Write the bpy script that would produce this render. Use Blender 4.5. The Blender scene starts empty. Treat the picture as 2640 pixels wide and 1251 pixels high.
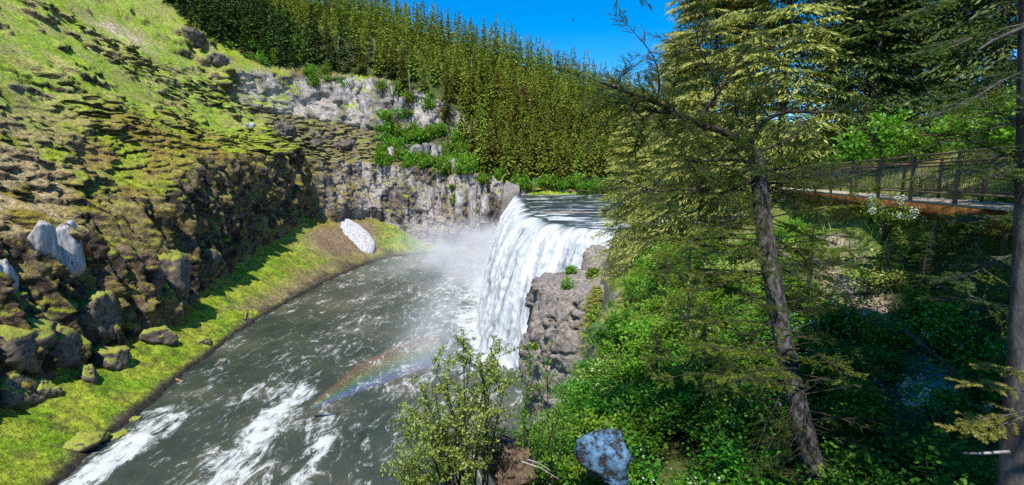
import bpy, math, random
import numpy as np
from mathutils import Vector

# ------------------------------------------------------------------ camera, sky, sun
SC = bpy.context.scene
COL = SC.collection
PITCH = math.radians(7.9)
F = 1320.0                                   # focal length in photo pixels (2640 wide, 90 degrees)
CX, CY = 1320.0, 625.5
cam_d = bpy.data.cameras.new('camera'); cam_d.sensor_width = 36.0; cam_d.lens = 18.0
cam_d.clip_start = 0.05; cam_d.clip_end = 6000
cam = bpy.data.objects.new('camera', cam_d); COL.objects.link(cam)
cam.rotation_euler = (math.pi/2 - PITCH, 0, 0)
SC.camera = cam

SUN_EL = math.radians(61); SUN_AZ = math.radians(9)      # azimuth: behind the camera, to the left
S = Vector((-math.sin(SUN_AZ)*math.cos(SUN_EL), -math.cos(SUN_AZ)*math.cos(SUN_EL), math.sin(SUN_EL)))
w = bpy.data.worlds.new('World'); SC.world = w; w.use_nodes = True
wn = w.node_tree.nodes; wl = w.node_tree.links
sky = wn.new('ShaderNodeTexSky'); sky.sky_type = 'NISHITA'; sky.sun_disc = False
sky.sun_elevation = SUN_EL; sky.sun_rotation = math.atan2(S.x, S.y)
sky.altitude = 1700; sky.air_density = 1.0; sky.dust_density = 0.2; sky.ozone_density = 3.0
hsv = wn.new('ShaderNodeHueSaturation'); hsv.inputs['Saturation'].default_value = 1.5
wl.new(sky.outputs[0], hsv.inputs['Color']); wl.new(hsv.outputs[0], wn['Background'].inputs['Color'])
wn['Background'].inputs['Strength'].default_value = 0.15
sun_d = bpy.data.lights.new('sun', 'SUN'); sun_d.energy = 4.6; sun_d.angle = math.radians(0.5)
sun_d.color = (1.0, 0.95, 0.86)
sun = bpy.data.objects.new('sun', sun_d); COL.objects.link(sun)
sun.rotation_euler = S.to_track_quat('Z', 'Y').to_euler()
SC.view_settings.view_transform = 'Standard'; SC.view_settings.look = 'None'
SC.view_settings.gamma = 1.0; SC.view_settings.use_curve_mapping = False
SC.view_settings.exposure = 0.55
SC.cycles.use_denoising = False
SC.cycles.max_bounces = 7; SC.cycles.diffuse_bounces = 3; SC.cycles.transmission_bounces = 4
SC.cycles.transparent_max_bounces = 10; SC.cycles.volume_bounces = 1

# ------------------------------------------------------------------ pixel <-> world
cp, sp = math.cos(PITCH), math.sin(PITCH)
def ray(x, y):
    u = (x-CX)/F; v = (CY-y)/F
    return np.array((u, cp+v*sp, -sp+v*cp))
def at_y(x, y, Y):
    d = ray(x, y); return d*(Y/d[1])
def at_z(x, y, z):
    d = ray(x, y); return d*(z/d[2])
def proj(P):
    P = np.asarray(P, float)
    dep = P[..., 1]*cp - P[..., 2]*sp; up = P[..., 1]*sp + P[..., 2]*cp
    dep = np.where(np.abs(dep) < 1e-3, 1e-3, dep)
    return CX + F*P[..., 0]/dep, CY - F*up/dep, dep
def in_poly(x, y, poly):
    r = np.zeros(np.shape(x), bool); n = len(poly)
    for i in range(n):
        x0, y0 = poly[i]; x1, y1 = poly[(i+1) % n]
        c = ((y0 > y) != (y1 > y)) & (x < (x1-x0)*(y-y0)/((y1-y0) if y1 != y0 else 1e-9) + x0)
        r ^= c
    return r

# ------------------------------------------------------------------ noise
_T = np.random.default_rng(5).random((64, 64, 64)).astype(np.float32)
def vnoise(x, y, z):
    xi = np.floor(x).astype(np.int64); yi = np.floor(y).astype(np.int64); zi = np.floor(z).astype(np.int64)
    fx = x-xi; fy = y-yi; fz = z-zi
    fx = fx*fx*(3-2*fx); fy = fy*fy*(3-2*fy); fz = fz*fz*(3-2*fz)
    x0 = xi & 63; x1 = (xi+1) & 63; y0 = yi & 63; y1 = (yi+1) & 63; z0 = zi & 63; z1 = (zi+1) & 63
    def L(a, b, f): return a+(b-a)*f
    return L(L(L(_T[x0, y0, z0], _T[x1, y0, z0], fx), L(_T[x0, y1, z0], _T[x1, y1, z0], fx), fy),
             L(L(_T[x0, y0, z1], _T[x1, y0, z1], fx), L(_T[x0, y1, z1], _T[x1, y1, z1], fx), fy), fz)
def fbm(x, y, z, o=4, g=0.5):
    r = 0; a = 1.0; t = 0
    for i in range(o):
        r = r + a*vnoise(x+i*17.3, y+i*9.1, z+i*5.7); t += a; a *= g
        x = x*2.03; y = y*2.03; z = z*2.03
    return r/t
def ridged(x, y, z, o=3): return 1-np.abs(2*fbm(x, y, z, o)-1)*2.2
def sstep(a, b, x):
    t = np.clip((x-a)/(b-a), 0, 1); return t*t*(3-2*t)
def mix(a, b, t): return a + (b-a)*t

# ------------------------------------------------------------------ objects
def link(name, me, parent=None, mat=None):
    o = bpy.data.objects.new(name, me); COL.objects.link(o)
    if parent is not None: o.parent = parent
    if mat is not None and me is not None: me.materials.append(mat)
    return o
def tag(o, label, cat, group=None):
    o['label'] = label; o['category'] = cat
    if group: o['group'] = group
    return o
def thing(name, label, cat, loc=(0, 0, 0), rz=0, group=None):
    o = bpy.data.objects.new(name, None); COL.objects.link(o); o.empty_display_size = 0.2
    o.location = loc; o.rotation_euler = (0, 0, rz)
    return tag(o, label, cat, group)
def struct(o, kind='structure'): o['kind'] = kind; return o
def copy_tree(o, parent=None):
    c = o.copy(); COL.objects.link(c); c.parent = parent
    for ch in o.children: copy_tree(ch, c)
    return c
def mesh_np(name, V, quads=None, tris=None, attrs=None, smooth=False, cols=None):
    me = bpy.data.meshes.new(name); V = np.asarray(V, np.float32)
    nq = 0 if quads is None else len(quads); nt = 0 if tris is None else len(tris)
    me.vertices.add(len(V)); me.vertices.foreach_set('co', V.ravel())
    idx = []
    if nq: idx.append(np.asarray(quads, np.int32).ravel())
    if nt: idx.append(np.asarray(tris, np.int32).ravel())
    idx = np.concatenate(idx)
    me.loops.add(len(idx)); me.loops.foreach_set('vertex_index', idx)
    me.polygons.add(nq+nt)
    st = np.concatenate([np.arange(nq)*4, nq*4+np.arange(nt)*3]).astype(np.int32)
    me.polygons.foreach_set('loop_start', st)
    if smooth: me.polygons.foreach_set('use_smooth', np.ones(nq+nt, bool))
    if cols is not None:
        a = me.color_attributes.new('col', 'FLOAT_COLOR', 'POINT')
        c = np.ones((len(V), 4), np.float32); c[:, :3] = cols; a.data.foreach_set('color', c.ravel())
    for k, v in (attrs or {}).items():
        a = me.attributes.new(k, 'FLOAT', 'POINT'); a.data.foreach_set('value', np.asarray(v, np.float32).ravel())
    me.update(calc_edges=True); me.validate()
    return me
def grid_quads(n, m):                        # n rows, m columns
    i = np.arange(n-1)[:, None]*m + np.arange(m-1)[None, :]
    return np.stack([i, i+1, i+m+1, i+m], -1).reshape(-1, 4)
class MB:
    def __init__(s): s.V = []; s.Q = []; s.T = []; s.A = []; s.n = 0
    def add(s, V, Q=None, T=None, tint=0.5):
        V = np.asarray(V, float).reshape(-1, 3)
        if Q is not None: s.Q.append(np.asarray(Q)+s.n)
        if T is not None: s.T.append(np.asarray(T)+s.n)
        s.V.append(V); s.A.append(np.broadcast_to(np.asarray(tint, float), (len(V),))); s.n += len(V)
    def box(s, lo, hi):
        x0, y0, z0 = lo; x1, y1, z1 = hi
        V = [(x0, y0, z0), (x1, y0, z0), (x1, y1, z0), (x0, y1, z0), (x0, y0, z1), (x1, y0, z1), (x1, y1, z1), (x0, y1, z1)]
        s.add(V, [(0, 3, 2, 1), (4, 5, 6, 7), (0, 1, 5, 4), (1, 2, 6, 5), (2, 3, 7, 6), (3, 0, 4, 7)])
    def bar(s, a, b, wx, wz):                # box beam from a to b
        a = np.asarray(a, float); b = np.asarray(b, float); d = b-a; d /= np.linalg.norm(d)
        up = np.array((0, 0, 1.0)) if abs(d[2]) < .9 else np.array((0, 1.0, 0))
        r = np.cross(d, up); r /= np.linalg.norm(r); up = np.cross(r, d)
        V = [p + r*wx*i/2 + up*wz*j/2 for p in (a, b) for i, j in ((-1, -1), (1, -1), (1, 1), (-1, 1))]
        s.add(V, [(3, 2, 1, 0), (4, 5, 6, 7), (0, 1, 5, 4), (1, 2, 6, 5), (2, 3, 7, 6), (3, 0, 4, 7)])
    def tube(s, P, R, k=6, tint=0.5):
        P = np.asarray(P, float); n = len(P); R = np.broadcast_to(np.asarray(R, float), (n,))
        T = np.gradient(P, axis=0); T /= np.linalg.norm(T, axis=1)[:, None]+1e-9
        ref = np.array((0.31, 0.17, 0.93)) if abs(T[0, 2]) < .8 else np.array((0.9, 0.3, 0.1))
        A = np.cross(T, ref); A /= np.linalg.norm(A, axis=1)[:, None]+1e-9; B = np.cross(T, A)
        th = np.arange(k)*2*math.pi/k
        V = P[:, None, :] + R[:, None, None]*(np.cos(th)[None, :, None]*A[:, None, :] + np.sin(th)[None, :, None]*B[:, None, :])
        i = np.arange(n-1)[:, None]*k; j = np.arange(k)[None, :]; j2 = (j+1) % k
        Q = np.stack([i+j, i+j2, i+k+j2, i+k+j], -1).reshape(-1, 4)
        s.add(V.reshape(-1, 3), Q, tint=tint)
    def leaves(s, C, D, N, L, W, tint):      # diamond leaves: centre, direction, side vector
        C = np.asarray(C, float); n = len(C)
        L = np.broadcast_to(np.asarray(L, float), (n,))[:, None]; W = np.broadcast_to(np.asarray(W, float), (n,))[:, None]
        V = np.stack([C, C+D*L*.45+N*W*.5, C+D*L, C+D*L*.45-N*W*.5], 1).reshape(-1, 3)
        s.add(V, np.arange(n*4).reshape(-1, 4), tint=np.repeat(tint, 4))
    def needles(s, C, D, N, L, W, tint):
        C = np.asarray(C, float); n = len(C)
        L = np.broadcast_to(np.asarray(L, float), (n,))[:, None]; W = np.broadcast_to(np.asarray(W, float), (n,))[:, None]
        V = np.stack([C-N*W*.5, C+N*W*.5, C+D*L], 1).reshape(-1, 3)
        s.add(V, T=np.arange(n*3).reshape(-1, 3), tint=np.repeat(tint, 3))
    def mesh(s, name, smooth=False):
        return mesh_np(name, np.concatenate(s.V), np.concatenate(s.Q) if s.Q else None,
                       np.concatenate(s.T) if s.T else None, {'tint': np.concatenate(s.A)}, smooth)
    def build(s, name, mat, parent=None, smooth=False): return link(name, s.mesh(name, smooth), parent, mat)
def unit(v): return v/(np.linalg.norm(v, axis=-1, keepdims=True)+1e-9)

# ------------------------------------------------------------------ materials
def new_mat(name):
    m = bpy.data.materials.new(name); m.use_nodes = True
    return m, m.node_tree.nodes, m.node_tree.links, m.node_tree.nodes['Principled BSDF']
def ramp(nodes, stops):
    r = nodes.new('ShaderNodeValToRGB'); e = r.color_ramp.elements
    while len(e) < len(stops): e.new(0.5)
    for i, (p, c) in enumerate(stops): e[i].position = p; e[i].color = (*c, 1)
    return r
def noise_node(nodes, links, scale, detail=4, vec=None, rough=.55):
    n = nodes.new('ShaderNodeTexNoise'); n.inputs['Scale'].default_value = scale; n.inputs['Detail'].default_value = detail
    n.inputs['Roughness'].default_value = rough
    if vec is not None: links.new(vec, n.inputs['Vector'])
    return n
def mul(nodes, links, a, b, fac=1.0, mode='MULTIPLY'):
    x = nodes.new('ShaderNodeMix'); x.data_type = 'RGBA'; x.blend_type = mode; x.inputs[0].default_value = fac
    links.new(a, x.inputs[6])
    if hasattr(b, 'is_linked'): links.new(b, x.inputs[7])
    else: x.inputs[7].default_value = (*b, 1)
    return x.outputs[2]
def foliage_mat(name, stops, trans=.35, rnd=.5, hue=.03, rough=.5):
    """leaf colours: from the per-leaf tint and the random number of the plant"""
    m, n, l, b = new_mat(name)
    at = n.new('ShaderNodeAttribute'); at.attribute_name = 'tint'
    oi = n.new('ShaderNodeObjectInfo')
    r = ramp(n, stops); l.new(at.outputs['Fac'], r.inputs[0])
    mr = n.new('ShaderNodeMapRange'); mr.inputs[3].default_value = 1-rnd*.5; mr.inputs[4].default_value = 1+rnd*.5
    l.new(oi.outputs['Random'], mr.inputs[0])
    mh = n.new('ShaderNodeMapRange'); mh.inputs[3].default_value = .5-hue; mh.inputs[4].default_value = .5+hue
    l.new(oi.outputs['Random'], mh.inputs[0])
    h = n.new('ShaderNodeHueSaturation'); l.new(r.outputs[0], h.inputs['Color']); l.new(mr.outputs[0], h.inputs['Value'])
    l.new(mh.outputs[0], h.inputs['Hue'])
    l.new(h.outputs[0], b.inputs['Base Color']); b.inputs['Roughness'].default_value = rough
    b.inputs['Specular IOR Level'].default_value = .25
    t = n.new('ShaderNodeBsdfTranslucent'); l.new(h.outputs[0], t.inputs['Color'])
    mx = n.new('ShaderNodeMixShader'); mx.inputs[0].default_value = trans
    l.new(b.outputs[0], mx.inputs[1]); l.new(t.outputs[0], mx.inputs[2])
    l.new(mx.outputs[0], n['Material Output'].inputs['Surface'])
    return m
def vcol_mat(name, fine=(1.3, 9.0), rough=.9, lo=.45, hi=1.5, bump=.6, dist=.15, spec=.2):
    """ground and rock: colour of the vertex, broken up by two sizes of grain and a bump"""
    m, n, l, b = new_mat(name)
    at = n.new('ShaderNodeAttribute'); at.attribute_name = 'col'
    tc = n.new('ShaderNodeTexCoord')
    n1 = noise_node(n, l, fine[0], 6, tc.outputs['Object'], .65); n2 = noise_node(n, l, fine[1], 4, tc.outputs['Object'], .6)
    r1 = ramp(n, [(.3, (lo,)*3), (.7, (hi,)*3)]); l.new(n1.outputs[0], r1.inputs[0])
    r2 = ramp(n, [(.3, (.7,)*3), (.7, (1.3,)*3)]); l.new(n2.outputs[0], r2.inputs[0])
    c = mul(n, l, at.outputs['Color'], r1.outputs[0]); c = mul(n, l, c, r2.outputs[0])
    l.new(c, b.inputs['Base Color']); b.inputs['Roughness'].default_value = rough; b.inputs['Specular IOR Level'].default_value = spec
    bp = n.new('ShaderNodeBump'); bp.inputs['Strength'].default_value = bump; bp.inputs['Distance'].default_value = dist
    ad = n.new('ShaderNodeMath'); ad.operation = 'ADD'; l.new(n1.outputs[0], ad.inputs[0]); l.new(n2.outputs[0], ad.inputs[1])
    l.new(ad.outputs[0], bp.inputs['Height']); l.new(bp.outputs[0], b.inputs['Normal'])
    return m
def plain_mat(name, c1, c2, scale=6, rough=.8, bump=.4, dist=.02, stretch=None, pos=(.35, .65)):
    m, n, l, b = new_mat(name)
    tc = n.new('ShaderNodeTexCoord'); v = tc.outputs['Object']
    if stretch:
        mp = n.new('ShaderNodeMapping'); mp.inputs['Scale'].default_value = stretch; l.new(v, mp.inputs[0]); v = mp.outputs[0]
    n1 = noise_node(n, l, scale, 6, v, .65); r = ramp(n, [(pos[0], c1), (pos[1], c2)])
    l.new(n1.outputs[0], r.inputs[0]); l.new(r.outputs[0], b.inputs['Base Color']); b.inputs['Roughness'].default_value = rough
    b.inputs['Specular IOR Level'].default_value = .25
    bp = n.new('ShaderNodeBump'); bp.inputs['Strength'].default_value = bump; bp.inputs['Distance'].default_value = dist
    l.new(n1.outputs[0], bp.inputs['Height']); l.new(bp.outputs[0], b.inputs['Normal'])
    return m

M = {}
M['wall'] = vcol_mat('canyon_rock_and_moss', (.9, 2.6), bump=1.0, dist=.7, lo=.35, hi=1.65)
M['bank'] = vcol_mat('forest_floor', (1.6, 14), bump=.6, dist=.08)
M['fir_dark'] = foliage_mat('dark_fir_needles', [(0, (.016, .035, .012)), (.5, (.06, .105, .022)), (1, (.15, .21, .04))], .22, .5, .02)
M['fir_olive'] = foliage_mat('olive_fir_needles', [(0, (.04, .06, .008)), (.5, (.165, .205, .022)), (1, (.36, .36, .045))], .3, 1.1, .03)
M['fir_gold'] = foliage_mat('sunlight_toned_fir_needles', [(0, (.08, .10, .012)), (.45, (.36, .40, .07)), (1, (.68, .66, .22))], .5, .25, .01)  # colour raised past real needles, sunlight on the trees put into it
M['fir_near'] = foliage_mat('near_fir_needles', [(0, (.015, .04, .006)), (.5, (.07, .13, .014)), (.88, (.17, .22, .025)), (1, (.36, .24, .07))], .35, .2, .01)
M['fir_lit'] = foliage_mat('sun_brightened_young_needles', [(0, (.07, .10, .012)), (.5, (.20, .23, .03)), (1, (.42, .36, .09))], .35, .2, .01)  # lighter needle copy, sun on the young boughs put into the colour
M['fir_bough'] = foliage_mat('sun_brightened_fir_bough', [(0, (.04, .07, .008)), (.5, (.15, .20, .02)), (.9, (.30, .31, .04)), (1, (.45, .30, .10))], .4, .2, .01)  # brighter copy of the near needles, stands in for light on low boughs
M['rust'] = foliage_mat('dead_rusty_needles', [(0, (.09, .05, .025)), (1, (.26, .14, .06))], .2, .3, .01)
M['grey_needles'] = foliage_mat('pale_grey_green_needles', [(0, (.10, .11, .07)), (1, (.30, .30, .19))], .2, .3, .01)
M['leaf'] = foliage_mat('shrub_leaves', [(0, (.04, .11, .008)), (.5, (.14, .30, .018)), (1, (.30, .46, .04))], .42, .45, .025)
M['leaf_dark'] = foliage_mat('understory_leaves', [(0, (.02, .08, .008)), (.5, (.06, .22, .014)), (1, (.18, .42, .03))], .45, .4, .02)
M['leaf_pale'] = foliage_mat('pale_bush_leaves', [(0, (.11, .19, .025)), (.5, (.36, .48, .08)), (1, (.66, .70, .28))], .5, .2, .01)
M['blossom'] = foliage_mat('white_blossoms', [(0, (.6, .62, .5)), (1, (.85, .86, .78))], .3, .1, .0)
M['grass'] = foliage_mat('grass_blades', [(0, (.06, .12, .012)), (.5, (.18, .28, .03)), (1, (.40, .42, .10))], .35, .2, .01)
M['bark'] = plain_mat('grey_fir_bark', (.02, .017, .015), (.13, .115, .105), 9, .9, .9, .03, (1, 1, .35))
M['bark_lichen'] = plain_mat('lichened_fir_bark', (.02, .016, .014), (.20, .19, .18), 13, .9, 1, .03, (1, 1, .5), (.42, .72))
M['twig'] = plain_mat('dark_twigs', (.02, .015, .012), (.07, .055, .045), 12, .9, .4, .01)
M['snag'] = plain_mat('bleached_dead_wood', (.22, .2, .18), (.45, .42, .38), 8, .8, .5, .02, (1, 1, .3))
M['wood'] = plain_mat('brown_painted_steel', (.14, .085, .055), (.25, .16, .105), 7, .6, .2, .006)
M['rustbeam'] = plain_mat('rusty_steel_beam', (.035, .018, .009), (.22, .09, .02), 3, .8, .3, .01)
M['plank'] = plain_mat('weathered_planks', (.25, .21, .15), (.45, .4, .3), 7, .8, .4, .01, (1, 8, 1))
M['wire'] = plain_mat('wire_mesh', (.14, .11, .08), (.22, .18, .13), 20, .5, .1, .002)
M['rock_grey'] = plain_mat('grey_basalt', (.10, .088, .082), (.42, .385, .375), 3.2, .9, .9, .3, (1, 1, 1.6))
M['rock_brown'] = plain_mat('grey_brown_outcrop', (.10, .085, .072), (.34, .295, .26), 1.7, .9, 1.0, .3)
M['rock_dark'] = plain_mat('dark_basalt', (.022, .019, .017), (.10, .085, .07), .8, .9, .9, .25)
M['rock_crag'] = plain_mat('brown_crag', (.035, .028, .022), (.20, .165, .135), .9, .9, 1.0, .3, (1, 1, .5))
M['rock_pale'] = plain_mat('pale_bleached_rock', (.19, .17, .155), (.50, .47, .445), .9, .85, .8, .3, (1.6, 1.6, .18))
M['snow'] = plain_mat('old_dirty_snow', (.10, .09, .08), (.45, .45, .47), 1.5, .7, .8, .3, None, (.36, .50))
M['drift'] = plain_mat('driftwood', (.16, .09, .05), (.42, .27, .17), 5, .8, .4, .02)

# ------------------------------------------------------------------ canyon wall and hillside (one sheet)
POOL = -48.5; LIPZ = -13.5
# x, y, outward angle, shore z, then (offset, z): talus top, cliff top, slope, upper rock base, upper rock top, ridge, far
ROWS = [
 (-60, 20, 178, POOL, (16, -41), (28, -17), (60, 12), (110, 52), (113, 56), (190, 120), (330, 190)),
 (-70, 70, 178, POOL, (16, -41), (28, -15), (62, 15), (112, 55), (115, 59), (200, 128), (340, 200)),
 (-76, 100, 178, POOL, (16, -41), (27, -13), (62, 17), (112, 57), (115, 61), (200, 130), (340, 200)),
 (-82, 142, 178, POOL, (13, -42), (22, -10), (58, 22), (108, 62), (112, 67), (200, 134), (340, 205)),
 (-84, 175, 177, POOL, (19, -37), (25, 2), (60, 28), (108, 65), (113, 72), (200, 138), (340, 205)),
 (-83, 205, 174, POOL, (26, -34), (31, 6), (64, 28), (106, 62), (112, 69), (200, 140), (340, 205)),
 (-80, 240, 168, POOL, (33, -31), (38, 8), (64, 22), (98, 48), (108, 60), (200, 140), (340, 205)),
 (-76, 266, 155, POOL, (34, -29), (40, 8), (64, 18), (94, 40), (103, 58), (200, 142), (340, 200)),
 (-70, 284, 132, POOL, (33, -28), (40, 6), (62, 14), (90, 35), (98, 64), (190, 142), (340, 190)),
 (-58, 299, 110, POOL, (16, -38), (22, 2), (44, 10), (66, 27), (74, 62), (160, 128), (320, 170)),
 (-42, 306, 98, POOL, (5, -45), (11, -2), (30, 5), (58, 26), (66, 52), (145, 112), (300, 140)),
 (-24, 307, 93, POOL, (4, -46), (9, -4), (26, 4), (56, 24), (62, 36), (140, 104), (300, 125)),
 (-8, 300, 91, POOL, (4, -46), (9, -5), (26, 2), (56, 20), (60, 26), (144, 98), (300, 115)),
 (2, 291, 90, POOL+4, (2, -30), (7, -8), (26, -1), (58, 16), (62, 21), (152, 92), (300, 110)),
 (12, 293, 90, LIPZ-1.5, (3, -11.5), (8, -9.5), (26, -3), (58, 14), (62, 18), (152, 88), (300, 105)),
 (40, 298, 90, LIPZ-1.5, (3, -11.5), (9, -9.5), (28, -3), (60, 13), (63, 16), (152, 80), (300, 95)),
 (90, 301, 90, LIPZ-1.5, (3, -11.5), (9, -9.5), (28, -4), (60, 10), (63, 12), (152, 64), (300, 80)),
 (160, 306, 88, LIPZ-1.5, (3, -11.5), (9, -9.5), (28, -4), (60, 7), (63, 9), (152, 48), (300, 65)),
 (330, 330, 84, LIPZ-1.5, (3, -11.5), (9, -9.5), (28, -4), (60, 7), (63, 9), (152, 42), (300, 55)),
]
def catmull(P, n_per):
    P = np.asarray(P, float); out = []
    for i in range(len(P)-1):
        p0 = P[max(i-1, 0)]; p1 = P[i]; p2 = P[i+1]; p3 = P[min(i+2, len(P)-1)]
        t = (np.arange(n_per[i])/n_per[i])[:, None]
        out.append(.5*((2*p1)+(-p0+p2)*t+(2*p0-5*p1+4*p2-p3)*t*t+(-p0+3*p1-3*p2+p3)*t**3))
    out.append(P[-1:]); return np.concatenate(out)
rows = np.array([[r[0], r[1], r[2], r[3]] + [c for k in r[4:] for c in k] for r in ROWS])
seg = np.linalg.norm(np.diff(rows[:, :2], axis=0), axis=1)
nper = [max(4, int(d/(.47 if i < 14 else 1.2))) if i > 0 else 40 for i, d in enumerate(seg)]
R_ = catmull(rows, nper); ns = len(R_)
_sl0 = np.arange(ns)*.47
_j = lambda p, q, a: (fbm(_sl0/p, _sl0*0+q, _sl0*0, 3)-.5)*a*np.clip((300-R_[:, 0]*0-np.arange(ns)*0)/1, 0, 1)
_w = (R_[:, 3] < -40)*1.0
R_[:, 5] += _j(11, 1, 7)*_w; R_[:, 7] += _j(13, 4, 11)*_w; R_[:, 6] += _j(16, 7, 6)*_w; R_[:, 9] += _j(30, 9, 10)*_w
ang = np.radians(R_[:, 2]); NX, NY = np.cos(ang), np.sin(ang)
sl = np.concatenate([[0], np.cumsum(np.linalg.norm(np.diff(R_[:, :2], axis=0), axis=1))])
knots = [(-8+0*R_[:, 3], R_[:, 3]-6), (0*R_[:, 3], R_[:, 3])] + [(R_[:, 4+2*k], R_[:, 5+2*k]) for k in range(7)]
ksteps = [3, 30, 80, 78, 54, 40, 38, 10]
O, Z, SEG = [], [], []
for k, m in enumerate(ksteps):
    for j in range(m):
        f = j/m
        O.append(knots[k][0]*(1-f)+knots[k+1][0]*f); Z.append(knots[k][1]*(1-f)+knots[k+1][1]*f); SEG.append(np.full(ns, k+f))
O.append(knots[-1][0]); Z.append(knots[-1][1]); SEG.append(np.full(ns, len(ksteps)*1.0))
O = np.array(O); Z = np.array(Z); SEG = np.array(SEG); nt_ = len(O)
# soften the knots a little
for _ in range(3):
    O[1:-1] = (O[:-2]+2*O[1:-1]+O[2:])/4; Z[1:-1] = (Z[:-2]+2*Z[1:-1]+Z[2:])/4
SL = np.broadcast_to(sl, O.shape)
X = R_[:, 0]+O*NX; Y = R_[:, 1]+O*NY
back = sstep(0, 1, (np.broadcast_to(NY, O.shape)-.35)/.4)               # 0 on the left wall, 1 on the back wall
cliff = sstep(1.9, 2.2, SEG)*(1-sstep(2.95, 3.35, SEG))
ucliff = sstep(4.9, 5.05, SEG)*(1-sstep(5.95, 6.1, SEG))*sstep(.06, .4, back)
slope = sstep(2.9, 3.2, SEG)*(1-sstep(6, 7, SEG))*(1-back*.7)
talus = sstep(.9, 1.05, SEG)*(1-sstep(1.8, 2.05, SEG))
# big buttresses and bays, columns, ledges on the cliffs
but = fbm(SL/19, Z/60, O*0+3.1, 3)-.5
but2 = ridged(SL/8.5+.6*fbm(SL/9, Z/9, O*0, 2), Z/34, O*0+8.2, 2)
colw = SL/3.9 + 1.6*fbm(SL/14, Z/25, O*0+2, 2) + .25*Z/10
colr = np.abs((colw % 1)-.5)*2; colid = np.floor(colw)
colh = vnoise(colid*7.13, Z/11+colid*3.7, colid*0+.5)
fine = fbm(X/2.3, Y/2.3, Z/2.3, 3)-.5; fine2 = fbm(X/5.5+3, Y/5.5, Z/5.5, 3)-.5
rib2 = ridged(SL/6.2+.5*fbm(SL/7, Z/12, O*0, 2), Z/30, O*0+5.2, 3)
block = vnoise(np.floor(SL/3.4+fine2*1.6)*3.7, np.floor(Z/5.2+fine2*2+vnoise(np.floor(SL/3.4)*1.7, O*0, O*0)*4)*5.1, O*0+.5)-.5
colp = sstep(0, .3, 1-colr)
big = but*20*(1-back*.6) + (but2-.3)*4.6*(1-back*.55) + (rib2-.3)*3.4*(1-back*.6)
cap = np.where(back < .5, 1.2+2.2*sstep(2.0, 3.0, SEG), 9.0); big = np.where(big > 0, cap*np.tanh(big/cap), big)
saw2 = (SL/11.5+1.3*fbm(SL/16, Z/22, O*0+9, 2)+Z/90) % 1
saw = (colw+.12*fine2*4) % 1
push = cliff*(big + (1-back)*((saw-.6)*3.0 + (saw2-.65)*5.5) + colp*(.8+1.0*back)+(colh-.5)*(2.4+2.0*back) + block*2.4 + fine2*3.6*(1-back*.5) + fine*2.8 + (fbm(X/1.0, Y/1.0, Z/1.4, 2)-.5)*1.6)
push += ucliff*(but*10 + (colh-.5)*5 + colp*1.4 + block*3.0 + fine2*5 + fine*2.4)
# moss slope: outcrops and scalloped turf
oc = fbm(X/15, Y/15, Z/15, 3); ocm = sstep(.48, .62, oc)
ter = fbm((X+Z)/4.6, Y/3.4+Z/6, (Z-X)/2.6, 3); ter2 = fbm(X/1.9+5, Y/1.9, Z/1.7, 2)
rough_s = fbm(X/3.2, Y/3.2, Z/2.2, 3)-.5
band = 1-sstep(3.0, 4.4, SEG)                                          # rockier next to the cliff edge
calm = 1-(.35+.55*sstep(3.4, 4.2, SEG))*sstep(.36, .54, fbm(X/34+2, Y/34, Z/34, 2))
push += slope*((sstep(.47, .57, ter)-.5)*(1.0+1.7*ocm+1.4*band)*calm + (sstep(.5, .62, ter2)-.4)*(.55+.6*band)*calm + rough_s*(.8+1.6*ocm+1.6*band)*calm + (oc-.5)*7)
bench_m = sstep(.02, .3, back)*sstep(2.95, 3.1, SEG)*(1-sstep(4.9, 5.1, SEG))
push += bench_m*(rough_s*4.5+(sstep(.47, .57, ter)-.5)*2.2+(oc-.5)*8+fine*1.5)
# rocky rib on the skyline of the slope and scattered crags
pxx, pyy, _d = proj(np.stack([X, Y, Z], -1))
rib = np.exp(-((pxx-(470+.62*(pyy-70)+60*(oc-.5)))/55)**2)*(pyy > 40)*(pyy < 420)*slope
crag = sstep(.5, .66, fbm(X/9+7, Y/9, Z/9, 3))
push += rib*(crag*6+fine*4+block*3)
leftcrag = slope*crag*sstep(.46, .56, fbm(X/30+4, Y/30, Z/30, 2))
push += leftcrag*(3.0+fine*4+block*2.5)
zpush = talus*((fbm(X/5, Y/5, Z*0, 4)-.5)*1.6+(fbm(X/1.3, Y/1.3, Z*0, 2)-.5)*.45) + (1-cliff)*(1-talus)*(1-ucliff)*fine*.7
forest_bump = sstep(3.2, 4, SEG)*back
push += forest_bump*(fbm(X/22, Y/22, Z/22, 3)-.5)*8
X = X-NX*push; Y = Y-NY*push; Z = Z+zpush
P3 = np.stack([X, Y, Z], -1)
ds = np.gradient(P3, axis=1); dt = np.gradient(P3, axis=0)
NRM = unit(np.cross(ds, dt)); NRM *= np.sign(NRM[..., 2:3]+1e-6)*0+1
if NRM[nt_//2, ns//2, 2] < 0: NRM = -NRM
nz = NRM[..., 2]
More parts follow.
